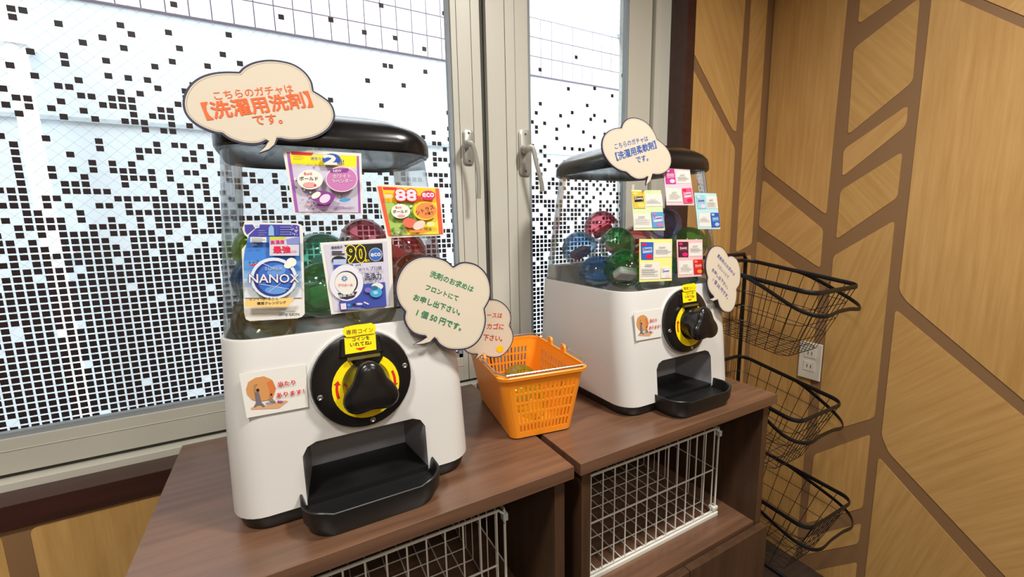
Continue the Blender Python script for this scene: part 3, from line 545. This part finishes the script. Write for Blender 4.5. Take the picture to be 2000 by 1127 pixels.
# cards on the second machine
ZB = (1225, 315, 190 / 1530); ZC = (1235, 455, 150 / 1610); G2 = 'small scent cards on the farther machine'
def pack(p, q, base, mark, accent, name='Downy', tcol=PAPER):
    (x0, y0), (x1, y1), (x2, y2), (x3, y3) = q; p.poly(q, base); L = lambda u, v: ((x0 * (1 - u) + x1 * u) * (1 - v) + (x3 * (1 - u) + x2 * u) * v, (y0 * (1 - u) + y1 * u) * (1 - v) + (y3 * (1 - u) + y2 * u) * v)
    p.poly([L(.12, .32), L(.88, .28), L(.9, .58), L(.14, .64)], mark); p.disc(*L(.65, .82), (x1 - x0) * .28, (y3 - y0) * .13, accent); p.disc(*L(.25, .14), (x1 - x0) * .2, (y3 - y0) * .08, accent); p.text(name, L(.17, .55), L(.86, .51), tcol, .02)
def scent(zm, out, base, tint, packs, texts, label):
    o, p = card('scent_card', D2, zm, out, base, label, G2)
    for q in tint: p.poly(q, PAPER)
    for a in packs: pack(p, *a); p.tx.build('lettering', o); p.tx = MB()
    for (x0, y0, x1, y1, n) in texts: p.lines(x0, y0, x1, y1, n, C('grey_text', 150, 146, 140), .28); p.lines(x0 + (x1 - x0) * .2, y0 - (y1 - y0) * .55, x1 - (x1 - x0) * .25, y0 - (y1 - y0) * .3, 1, C('grey_text', 1, 1, 1), .5)
    p.finish(o)
scent(ZB, [(65, 450), (530, 455), (595, 1085), (105, 1085)], C('card_green', 212, 228, 178), [[(285, 520), (540, 515), (562, 705), (300, 715)], [(92, 835), (365, 825), (388, 1045), (112, 1052)]],
      [([(68, 472), (265, 480), (282, 742), (100, 742)], C('pack_gold', 226, 190, 70), INK, C('pack_gold2', 240, 214, 120)), ([(370, 800), (558, 798), (576, 1040), (395, 1046)], C('pack_sky', 84, 160, 214), C('pale_pink', 1, 1, 1), C('orchid', 1, 1, 1), 'Downy', BL)], [(300, 620, 520, 660, 2), (115, 905, 350, 985, 4)], 'pale green scent card with a black and gold pack on the farther dome')
scent(ZB, [(560, 72), (980, 95), (1055, 692), (620, 692)], C('card_pink', 244, 200, 216), [[(760, 150), (985, 160), (1002, 345), (775, 345)], [(600, 420), (850, 425), (872, 640), (618, 640)]],
      [([(590, 118), (735, 122), (766, 355), (608, 355)], C('pack_magenta', 196, 60, 140), C('pack_pink2', 226, 130, 186), C('pearl', 1, 1, 1)), ([(852, 425), (1005, 420), (1032, 656), (884, 662)], C('pack_rose', 232, 90, 136), C('pale_pink', 1, 1, 1), C('crimson', 1, 1, 1), 'Downy', C('magenta', 1, 1, 1))], [(785, 240, 960, 305, 3), (655, 520, 830, 590, 3)], 'pink scent card highest on the farther dome')
scent(ZB, [(1055, 495), (1400, 506), (1465, 1066), (1115, 1066)], C('card_blue', 184, 222, 232), [[(1240, 545), (1405, 550), (1428, 745), (1258, 745)], [(1120, 820), (1300, 815), (1318, 1030), (1135, 1030)]],
      [([(1075, 536), (1215, 530), (1240, 745), (1110, 748)], C('pack_aqua', 150, 210, 222), C('pale_steel', 1, 1, 1), C('pearl', 1, 1, 1), 'Downy', BL), ([(1306, 810), (1430, 810), (1455, 1030), (1326, 1036)], C('pack_blue', 34, 88, 190), C('sky', 1, 1, 1), C('powder', 1, 1, 1))], [(1255, 640, 1390, 720, 4), (1135, 905, 1285, 950, 2)], 'pale blue scent card at the right edge of the farther dome')
scent(ZC, [(150, 128), (835, 128), (828, 1000), (150, 1030)], C('card_yellow', 240, 230, 140), [[(460, 215), (820, 210), (820, 500), (460, 520)], [(165, 640), (580, 610), (570, 965), (165, 980)]],
      [([(172, 190), (440, 196), (436, 560), (184, 560)], C('pack_royal', 40, 96, 190), C('powder', 1, 1, 1), C('crimson', 1, 1, 1), 'Downy', BL), ([(600, 720), (770, 700), (812, 940), (590, 950)], C('pearl_grey', 1, 1, 1), PAPER, C('blush', 1, 1, 1), 'Downy', BL)], [(480, 340, 800, 440, 3), (180, 740, 520, 900, 4)], 'yellow scent card with a blue pack low on the farther dome')
scent(ZC, [(930, 140), (1470, 135), (1482, 905), (960, 936)], C('card_rose', 240, 186, 190), [[(1185, 215), (1460, 205), (1465, 480), (1185, 490)], [(970, 585), (1255, 575), (1265, 860), (975, 880)]],
      [([(955, 186), (1168, 186), (1170, 506), (962, 508)], C('pack_wine', 70, 20, 46), C('pack_wine2', 110, 40, 60), C('magenta', 1, 1, 1)), ([(1272, 560), (1465, 555), (1466, 855), (1290, 866)], C('pack_red', 206, 28, 40), C('pack_red2', 226, 60, 60), C('peach', 1, 1, 1))], [(1205, 310, 1440, 400, 3), (1000, 710, 1230, 800, 3)], 'rose scent card with a dark red pack low on the farther dome')
# prize sticker
ZS = (465, 705, 140 / 1372)
o, p = card('prize_sticker', F1, ZS, [(20, 250), (1290, 65), (1345, 880), (165, 1095)], PAPER, 'white prize sticker with a wooden lottery drum on the nearer machine', 'prize stickers', .0008)
p.poly([(245, 905), (270, 880), (560, 850), (900, 750), (965, 770), (780, 905), (260, 930)], C('drum_tray', 214, 160, 116)); p.poly([(520, 800), (720, 760), (720, 820), (540, 835)], C('drum_grey', 150, 150, 160))
p.poly([(155, 540), (195, 400), (330, 320), (490, 290), (620, 340), (660, 370), (725, 520), (670, 690), (560, 750), (420, 775), (270, 740), (175, 640)], C('drum_side', 206, 146, 88)); p.poly([(545, 410), (650, 360), (725, 520), (665, 700), (590, 730), (600, 560)], C('drum_front', 210, 118, 60))
p.poly([(310, 600), (395, 585), (450, 790), (520, 855), (480, 880), (430, 840), (365, 850), (320, 885), (300, 870), (345, 800)], C('drum_stand', 116, 106, 114)); p.disc(378, 555, 30, 30, INK); p.disc(635, 640, 18, 22, INK); p.poly([(310, 590), (305, 450), (370, 435), (370, 455), (330, 465), (335, 560)], C('drum_crank', 150, 140, 90)); p.poly([(570, 730), (640, 690), (720, 780), (640, 785)], C('drum_chute', 140, 130, 110)); p.disc(775, 770, 26, 20, C('crimson', 1, 1, 1)); p.disc(820, 770, 40, 18, C('pod_violet', 1, 1, 1))
p.text('当たり', (765, 495), (1095, 450), RED, .02); p.text('あります！', (740, 705), (1265, 620), RED, .02); p.finish(o)
cpy = copy_tree(o); cpy['label'] = 'white prize sticker with a wooden lottery drum on the farther machine'
q1 = F1.w(sum((F1.px(465 + x * ZS[2], 705 + y * ZS[2]) for x, y in ((20, 250), (1290, 65), (1345, 880), (165, 1095))), Vector((0, 0))) / 4); q2 = F2.w(sum((F2.px(1020 + x * .2662, 540 + y * .2662) for x, y in ((818, 262), (1025, 240), (1025, 440), (825, 475))), Vector((0, 0))) / 4)
cpy.location = cpy.location + (q2 - q1)
# speech bubble signs
def bubble(pl, zm, lobes, texts, tcol, label, inset=.0026, dots=True, extra=None):
    pts = []; wt = []
    for lb, kind in lobes:
        P = [pl.px(zm[0] + x * zm[2], zm[1] + y * zm[2]) for x, y in lb]; q = catmull([v.to_3d() for v in P], 4) if kind else [v.to_3d() for v in P]
        pts += [v.to_2d() for v in q[:-1]]; wt += [1 if kind else .5] * (len(q) - 1)
    o = board('speech_bubble_sign', pl, pts, NAVY, label, 'sign', 'speech bubble signs', .003, NAVY); N = len(pts)
    area = sum(pts[i].x * pts[(i + 1) % N].y - pts[(i + 1) % N].x * pts[i].y for i in range(N)); sg = 1 if area > 0 else -1
    def ins(d):
        out = []
        for i in range(N):
            t = (pts[(i + 1) % N] - pts[i - 1]); n = Vector((-t.y, t.x)).normalized() * sg; out.append(pts[i] + n * d * wt[i])
        return out
    mb = MB(); mb.add([pl.w(q, .0003) for q in ins(inset)], [tuple(range(N))], CREAM); mb.build('cream_face', o)
    if dots:
        mb = MB(); D = ins(inset + .0016); acc = 0; per = .0022
        for i in range(N):
            if wt[i] < 1: continue
            a, b = D[i], D[(i + 1) % N]; L = (b - a).length; e = (b - a) / max(L, 1e-6); f = Vector((-e.y, e.x)); s = -acc
            while s < L:
                if s >= 0: c = a + e * s; mb.add([pl.w(c + e * .0006 * i1 + f * .00022 * j1, .0005) for i1, j1 in ((-1, -1), (1, -1), (1, 1), (-1, 1))], [(0, 1, 2, 3)], NAVY)
                s += per
            acc = L - (s - per) if s > 0 else acc
            acc = acc % per
        mb.build('stitch_line', o)
    p = Print(pl, zm); p.h = .0005
    for (b, a0, a1, bd) in texts: p.text(b, a0, a1, tcol, bd)
    if extra: extra(p)
    p.finish(o, 'printed_dot')
    return o
bubble(S1, (340, 100, 360 / 1352), [([(475, 150), (380, 148), (280, 158), (185, 190), (110, 250), (65, 340), (68, 430), (110, 500), (190, 560), (290, 600), (350, 610)], 1), ([(350, 610), (410, 650), (500, 680), (580, 688), (640, 680), (690, 655)], 1), ([(690, 655), (660, 700), (620, 750), (700, 725), (740, 690), (765, 645)], 0),
    ([(765, 645), (850, 660), (950, 655), (1050, 630), (1130, 580), (1175, 510), (1180, 450), (1150, 380), (1090, 330), (1025, 290)], 1), ([(1025, 290), (1010, 220), (960, 150), (880, 95), (780, 68), (680, 62), (580, 80), (510, 115), (475, 150)], 1)],
    [('こちらのガチャは', (305, 362), (880, 303), .012), ('【洗濯用洗剤】', (245, 505), (1020, 408), .03), ('です。', (590, 545), (800, 530), .012)], C('orange_text', 232, 100, 40), 'cream speech bubble sign with orange writing atop the nearer machine')
bubble(S1, (770, 490, 240 / 1229), [([(590, 155), (520, 95), (420, 60), (320, 50), (220, 65), (120, 125), (50, 220), (10, 340), (15, 450), (50, 540), (105, 610)], 1), ([(105, 610), (95, 680), (125, 760), (180, 820), (250, 850), (325, 860)], 1), ([(325, 860), (270, 895), (190, 940), (290, 935), (360, 915), (405, 875)], 0),
    ([(405, 875), (450, 940), (530, 985), (620, 995), (720, 985), (800, 945), (860, 880), (900, 790), (918, 690), (905, 580)], 1), ([(905, 580), (950, 500), (968, 410), (950, 290), (900, 200), (820, 135), (720, 110), (650, 120), (590, 155)], 1)],
    [('洗剤のお求めは', (350, 255), (780, 415), .02), ('フロントにて', (308, 385), (630, 500), .02), ('お申し出下さい。', (185, 490), (650, 645), .02), ('1 個 50 円です。', (215, 645), (660, 800), .02)], C('green_text', 20, 128, 84), 'cream speech bubble sign with green writing on the nearer machine')
bubble(Plane((.38, .80, 1.06), (1, 0, 0), (0, 0, 1)), (770, 490, 240 / 1229), [([(820, 520), (740, 545), (685, 600), (665, 690), (690, 790)], 1), ([(690, 790), (670, 870), (680, 960), (725, 1015), (780, 1035), (835, 1035)], 1), ([(835, 1035), (815, 1065), (795, 1090), (845, 1068), (890, 1035)], 0),
    ([(890, 1035), (930, 1060), (1000, 1070), (1080, 1050), (1150, 980), (1190, 890), (1185, 810), (1155, 745)], 1), ([(1155, 745), (1170, 680), (1155, 600), (1100, 530), (1030, 490), (960, 485), (880, 495), (820, 520)], 1)],
    [('ースは', (925, 665), (1075, 670), .02), ('カゴに', (925, 780), (1090, 785), .02), ('下さい。', (885, 890), (1075, 905), .02)], C('red_text', 200, 72, 48), 'small speech bubble sign with red writing on the orange basket', .0022, True, lambda p: p.disc(1055, 980, 36, 34, C('amber', 1, 1, 1)))
bubble(S2, (1170, 225, 150 / 1208), [([(915, 375), (890, 310), (840, 220), (750, 115), (640, 55), (530, 35), (440, 60), (380, 120), (350, 195)], 1), ([(350, 195), (260, 200), (160, 240), (80, 320), (45, 430), (55, 560), (110, 680), (200, 790), (320, 870), (425, 900)], 1), ([(425, 900), (450, 920), (510, 970), (600, 1010), (700, 1005), (770, 965)], 1), ([(770, 965), (745, 1040), (740, 1105), (810, 1030), (845, 930)], 0),
    ([(845, 930), (920, 940), (1010, 920), (1090, 860), (1135, 760), (1130, 640), (1080, 530), (1000, 440), (915, 375)], 1)],
    [('こちらのガチャは', (255, 540), (775, 405), .008), ('【洗濯用柔軟剤】', (280, 720), (905, 520), .02), ('です。', (590, 755), (775, 715), .008)], C('blue_text', 60, 96, 176), 'cream speech bubble sign with blue writing atop the farther machine', .0018)
bubble(S2, (1370, 470, 85 / 639), [([(395, 230), (360, 160), (300, 95), (220, 75), (150, 100), (95, 180), (65, 290), (60, 400), (75, 490), (90, 545)], 1), ([(90, 545), (80, 610), (95, 700), (135, 775), (185, 830)], 1), ([(185, 830), (150, 850), (110, 865), (170, 890), (235, 870)], 0), ([(235, 870), (260, 960), (310, 1030), (370, 1055), (430, 1045), (480, 980), (510, 880), (520, 790), (515, 715)], 1), ([(515, 715), (560, 640), (575, 520), (565, 390), (530, 290), (480, 235), (430, 220), (395, 230)], 1)],
    [('柔軟剤のお求めは', (225, 235), (475, 525), .012), ('フロントにて', (225, 370), (385, 560), .012), ('お申し出下さい。', (145, 440), (375, 715), .012), ('1 個 50 円です。', (155, 590), (375, 860), .012)], C('violet_text', 92, 88, 160), 'cream speech bubble sign with violet writing at the farther machine', .0018)

# ================================================================= CAPSULES
CR = .044
def capmat(n, rgb):
    k = 'capsule_' + n
    if k not in MATS:
        M_ = clear(k, tuple(.42 + .56 * v / max(s2l(rgb)) for v in s2l(rgb)), .05, .2, rgb, .05); nt = M_.node_tree
        d = [q for q in nt.nodes if q.type == 'BSDF_PRINCIPLED'][0]; t = nt.nodes.new('ShaderNodeBsdfTranslucent'); t.inputs[0].default_value = s2l(tuple(min(255, v * 1.1 + 20) for v in rgb)) + (1,)
        mx = nt.nodes.new('ShaderNodeMixShader'); mx.inputs[0].default_value = .65; ln = d.outputs[0].links[0]; to = ln.to_socket; nt.links.new(d.outputs[0], mx.inputs[1]); nt.links.new(t.outputs[0], mx.inputs[2]); nt.links.new(mx.outputs[0], to)
    return MATS[k]
CLEARC = clear('capsule_clear', (.965, .97, .97), .06, rough=.05)
def capsule(c, colname, rgb, tilt, label, group, fill=None, half=False):
    o = thing('capsule', c - Vector((0, 0, CR)), label, 'capsule', group); R_ = Matrix.Rotation(tilt[0], 3, 'X') @ Matrix.Rotation(tilt[1], 3, 'Y'); n = 20
    def dome(sgn, mt, name, r):
        mb = MB(); L = []
        for k in range(9): a = k / 8 * math.pi / 2; L.append([c + R_ @ Vector((r * math.cos(a) * math.cos(2 * math.pi * j / n), r * math.cos(a) * math.sin(2 * math.pi * j / n), sgn * r * math.sin(a) * (1 if k < 8 else 1))) for j in range(n)])
        mb.loft(L, mt, False, False); mb.build(name, o, smooth=True, fixn=True)
    dome(1, capmat(colname, rgb), 'coloured_half', CR); 
    if not half: dome(-1, CLEARC, 'clear_half', CR * .985)
    mb = MB(); mb.loft([[c + R_ @ Vector((CR * f * math.cos(2 * math.pi * j / n), CR * f * math.sin(2 * math.pi * j / n), z)) for j in range(n)] for f, z in ((1.0, -.003), (1.025, -.002), (1.025, .002), (1.0, .003))], capmat(colname, rgb), False, False); mb.build('seam_ring', o, smooth=True)
    if fill:
        mb = MB(); b = CR * .5; vs_ = [c + R_ @ Vector((x * b * (1 + .2 * rnd.random()), y * b * .8, z * b * .45 - CR * .25)) for x in (-1, 1) for y in (-1, 1) for z in (-1, 1)]; mb.add(vs_, [(0, 1, 3, 2), (4, 6, 7, 5), (0, 4, 5, 1), (2, 3, 7, 6), (0, 2, 6, 4), (1, 5, 7, 3)], fill); mb.build('contents', o, fixn=True, bevel=.006)
COLS = {'lime': (170, 205, 30), 'sky blue': (30, 140, 205), 'tan': (190, 160, 90), 'green': (20, 150, 70), 'teal': (20, 150, 140), 'mint': (90, 205, 160), 'pink': (238, 100, 130), 'olive': (160, 160, 50), 'red': (225, 60, 55), 'orange': (240, 140, 60), 'pale blue': (110, 180, 225), 'crimson': (195, 30, 70), 'pale green': (90, 190, 110), 'violet': (70, 90, 165)}
FILLS = [C('gel_white', 232, 230, 236), C('gel_pink', 236, 150, 170), C('gel_red', 196, 40, 70)]
def pile(Mo, spec, where, group):
    pos = [[atY(x, y, yy), cn, lab, fl] for x, y, yy, cn, lab, fl in spec]; top = [q[0].z + .028 for q in pos]
    for it in range(300):
        for i in range(len(pos)):
            for j in range(i):
                d = pos[i][0] - pos[j][0]; L = d.length
                if L < CR * 2.06: q = d.normalized() * (CR * 2.06 - L) * .5; pos[i][0] += q; pos[j][0] -= q
        for q, zt in zip(pos, top):
            v = q[0]; v.x = max(Mo.x - .1145, min(Mo.x + .1145, v.x)); v.y = max(Mo.y + .034 + CR + .003, min(Mo.y + .295 - CR, v.y)); v.z = max(T + .240 + CR, min(zt, v.z))
    for v, cn, lab, fl in pos: capsule(v, cn.replace(' ', '_'), COLS[cn], (rnd.uniform(-.7, .9), rnd.uniform(-.7, .7)), lab + ' capsule ' + where, group, FILLS[fl] if fl >= 0 else None)
pile(M1, [(448, 530, .82, 'lime', 'lime green', 0), (440, 600, .725, 'sky blue', 'sky blue and clear', 0), (545, 650, .72, 'tan', 'tan', -1), (608, 600, .73, 'green', 'deep green', 0), (612, 530, .81, 'teal', 'teal', 0), (600, 500, .90, 'mint', 'mint', -1), (690, 500, .88, 'pink', 'pink', 0), (735, 620, .73, 'olive', 'olive', 0),
          (800, 510, .80, 'red', 'red', 0), (850, 500, .90, 'mint', 'mint green rearmost right', 0), (825, 570, .73, 'orange', 'orange', 0), (690, 570, .80, 'red', 'red one behind the silver card', 0), (520, 560, .88, 'mint', 'mint one behind the pouch card', 0)], 'in the nearer dome', 'capsules in the nearer dome')
pile(M2, [(1127, 490, .86, 'pale blue', 'pale blue with red contents', 2), (1172, 455, .88, 'crimson', 'crimson', 2), (1197, 482, .82, 'pale green', 'pale green and clear', 1), (1155, 528, .78, 'sky blue', 'sky blue', 0), (1217, 537, .70, 'green', 'bright green', 0), (1262, 462, .86, 'pink', 'pink', 2), (1313, 455, .83, 'violet', 'violet blue', -1), (1335, 495, .78, 'lime', 'lime green', 0),
          (1388, 495, .74, 'pale green', 'pale green one at the right', 0), (1265, 515, .76, 'crimson', 'crimson one behind the yellow card', 2), (1285, 545, .70, 'teal', 'teal one behind the yellow card', 0), (1352, 548, .70, 'teal', 'teal one behind the rose card', 0)], 'in the farther dome', 'capsules in the farther dome')

# ================================================================= ORANGE BASKET
A = math.radians(-8.5); Bc = Vector((.443, .782, T)); ux = Vector((math.cos(A), math.sin(A), 0)); uy = Vector((-math.sin(A), math.cos(A), 0))
bk = thing('shopping_basket', Bc, 'small orange plastic slotted basket with wire handles between the machines', 'basket')
def bpt(x, y, z): return Bc + ux * x + uy * y + Vector((0, 0, z))
HB = .132
def per(hw, hl, r, z, nf, ns):
    """perimeter with bar and slot breaks: front, right, back, left"""
    pts = []; fl = []
    segs = [((-hw + r, -hl), (hw - r, -hl), nf), ((hw, -hl + r), (hw, hl - r), ns), ((hw - r, hl), (-hw + r, hl), nf), ((-hw, hl - r), (-hw, -hl + r), ns)]; cs_ = [(hw - r, -hl + r, -90), (hw - r, hl - r, 0), (-hw + r, hl - r, 90), (-hw + r, -hl + r, 180)]
    for (a, b, n), (cx, cy, a0) in zip(segs, cs_):
        for k in range(n):
            for f, slot in ((k + .0, 0), (k + .52, 1)):
                t = f / n; pts.append((a[0] + (b[0] - a[0]) * t, a[1] + (b[1] - a[1]) * t)); fl.append(slot)
        for k in range(5):
            aa = math.radians(a0 + 90 * k / 5); pts.append((cx + r * math.cos(aa), cy + r * math.sin(aa))); fl.append(0)
    return [bpt(x, y, z) for x, y in pts], fl
rows = [(0, 0), (.012, 1), (.028, 0), (.032, 1), (.050, 0), (.054, 1), (.072, 0), (.076, 1), (.092, 0), (.096, 1), (.110, 0), (HB, 0)]
mb = MB(); L = []
for z, _ in rows: t = z / HB; Lp, fl = per(.066 + .024 * t, .112 + .016 * t, .016 + .004 * t, z + .003, 14, 16); L.append(Lp)
n = len(fl); vs_ = [p for l in L for p in l]; fs = []
for i in range(len(rows) - 1):
    for j in range(n):
        side = 33 <= j < 70 or j >= 103
        if rows[i][1] and fl[j] and not (side and not (j < 70 and 6 < j - 33 < 28 and i > 2)): continue
        fs.append((i * n + j, i * n + (j + 1) % n, (i + 1) * n + (j + 1) % n, (i + 1) * n + j))
fs.append(tuple(reversed(range(n))))
mb.add(vs_, fs, ORANGE); sh = mb.build('basket_body', bk); so = sh.modifiers.new('wall', 'SOLIDIFY'); so.thickness = .0022
mb = MB(); rimp = per(.090, .128, .02, HB + .003, 1, 1)[0]; rl = lambda d, z: [bpt((p - Bc).dot(ux) * (1 + d / .09), (p - Bc).dot(uy) * (1 + d / .128), z) for p in rimp]
mb.loft([rl(-.001, HB - .004), rl(.004, HB - .004), rl(.005, HB + .002), rl(.002, HB + .005), rl(-.002, HB + .005), rl(-.003, HB), rl(-.001, HB - .004)], ORANGE, False, False); mb.build('rim', bk, smooth=True, fixn=True)
for sx in (-1, 1):
    for yy in (-.022, .045):
        P = [(-.009, 0), (.009, 0), (.009, .012), (.005, .018), (-.005, .018), (-.009, .012)]; mb = MB(); mb.loft([[bpt(sx * .0885, yy + a, HB + .002 + b) for a, b in P], [bpt(sx * .0935, yy + a, HB + .002 + b) for a, b in P]], ORANGE); mb.build('hinge_tab', bk, fixn=True)
for yy, sg in ((-.022, -1), (.045, 1)):
    e = .131 * sg; path = [(-.087, yy, .146), (-.097, yy, .146), (-.097, yy + sg * .012, .144), (-.095, e * .82, .142), (-.080, e, .1405), (.080, e, .1405), (.095, e * .82, .142), (.097, yy + sg * .012, .144), (.097, yy, .146), (.087, yy, .146)]
    mb = MB(); mb.tube([bpt(*q) for q in path], .0019, CHROME, 8); mb.build('wire_handle', bk, smooth=True)
capsule(bpt(-.012, -.055, .003 + CR + .003), 'lime', COLS['lime'], (.6, .3), 'empty lime green capsule half inside the orange basket', 'empty capsules in the basket', None, True)
capsule(bpt(.012, .045, .003 + CR + .003), 'lime', COLS['lime'], (.2, -.4), 'lime green capsule at the back of the orange basket', 'empty capsules in the basket', None)

# ================================================================= WIRE RACK
rk = thing('wire_basket_rack', (1.37, .80, 0), 'black three tier wire basket rack in the corner', 'rack')
xl, xr = 1.240, 1.500; yp = .962
mb = MB(); fl_ = (.0065, .0065); mb.tube([(xl, yp, .0), (xl, yp, 1.15), (xl + .012, yp, 1.168), (xr - .012, yp, 1.168), (xr, yp, 1.15), (xr, yp, 0)], .007, WIREB, 8); mb.build('frame', rk, smooth=True)
for z in (.98, .60, .2): mb = MB(); mb.tube([(xl, yp, z), (xr, yp, z)], .004, WIREB, 6); mb.build('cross_bar', rk)
for x in (xl, xr): mb = MB(); mb.tube([(x, .985, .008), (x, .56, .008)], .007, WIREB, 6); mb.build('foot', rk)
def wbasket(zr, zf, yf, dep):
    yr = yp - .008; rc = .035
    def loop(s, d, n=6):
        ix, iy = .035 * s, .05 * s; y0, y1 = yf + iy * 1.6, yr - iy * .1; out = []
        for p in rrect(xl + ix, xr - ix, y0, y1, rc, 0, n):
            t = (p.y - yf) / (yr - yf); out.append(Vector((p.x, p.y, zf + (zr - zf) * t - dep * s)))
        return out
    o = MB(); o.tube(loop(0, dep), .005, WIREB, 8, True, (.003, .007)); rim = o.build('basket_rim', rk, smooth=True)
    mb = MB()
    for s in (.25, .5, .75, 1): mb.tube(loop(s, dep), .0011, WIREB, 5, True)
    def P(x, t, s):
        ix, iy = .035 * s, .05 * s; y0, y1 = yf + iy * 1.6, yr - iy * .1; y = y0 + (y1 - y0) * t; return Vector((xl + ix + (xr - xl - 2 * ix) * x, y, zf + (zr - zf) * ((y - yf) / (yr - yf)) - dep * s))
    for k in range(1, 9): x = k / 9; mb.tube([P(x, 0, 0), P(x, 0, 1), P(x, 1, 1), P(x, 1, 0)], .0011, WIREB, 5)
    for k in range(1, 9): t = k / 9; mb.tube([P(0, t, 0), P(0, t, 1), P(1, t, 1), P(1, t, 0)], .0011, WIREB, 5)
    mb.build('wire_grid', rim)
    yh = yf + .55 * (yr - yf); zh = zf + .55 * (zr - zf); e = .012
    pa = [(xl - e * .3, yh, zh), (xl - e, yh - .06, zh - .022), (xl - e, yf + .03, zf - .045), (xl + .03, yf - .015, zf - .062), (xl + .10, yf - .018, zf - .056), (xr - .10, yf - .018, zf - .056), (xr - .03, yf - .015, zf - .062), (xr + e, yf + .03, zf - .045), (xr + e, yh - .06, zh - .022), (xr + e * .3, yh, zh)]
    mb = MB(); mb.tube(catmull(pa, 4), .004, WIREB, 8, False, (.0022, .006)); mb.build('basket_handle', rim, smooth=True)
wbasket(1.147, 1.094, .600, .215); wbasket(.785, .722, .612, .215); wbasket(.452, .420, .560, .215)

# ================================================================= OUTLET
ow = thing('wall_outlet', (XW, .781, .718), 'white double socket outlet plate on the right wall', 'outlet')
boxo('cover_plate', (XW - .009, .744, .721), (XW - .0015, .818, .856), mat('outlet_white', (220, 214, 200), .4), ow, .003)
for z in (.752, .800):
    f = boxo('socket', (XW - .0105, .762, z), (XW - .0088, .800, z + .036), MATS['outlet_white'], ow, .001)
    for y in (.774, .786): boxo('socket_slot', (XW - .0112, y, z + .012), (XW - .0104, y + .002, z + .024), INK, f)
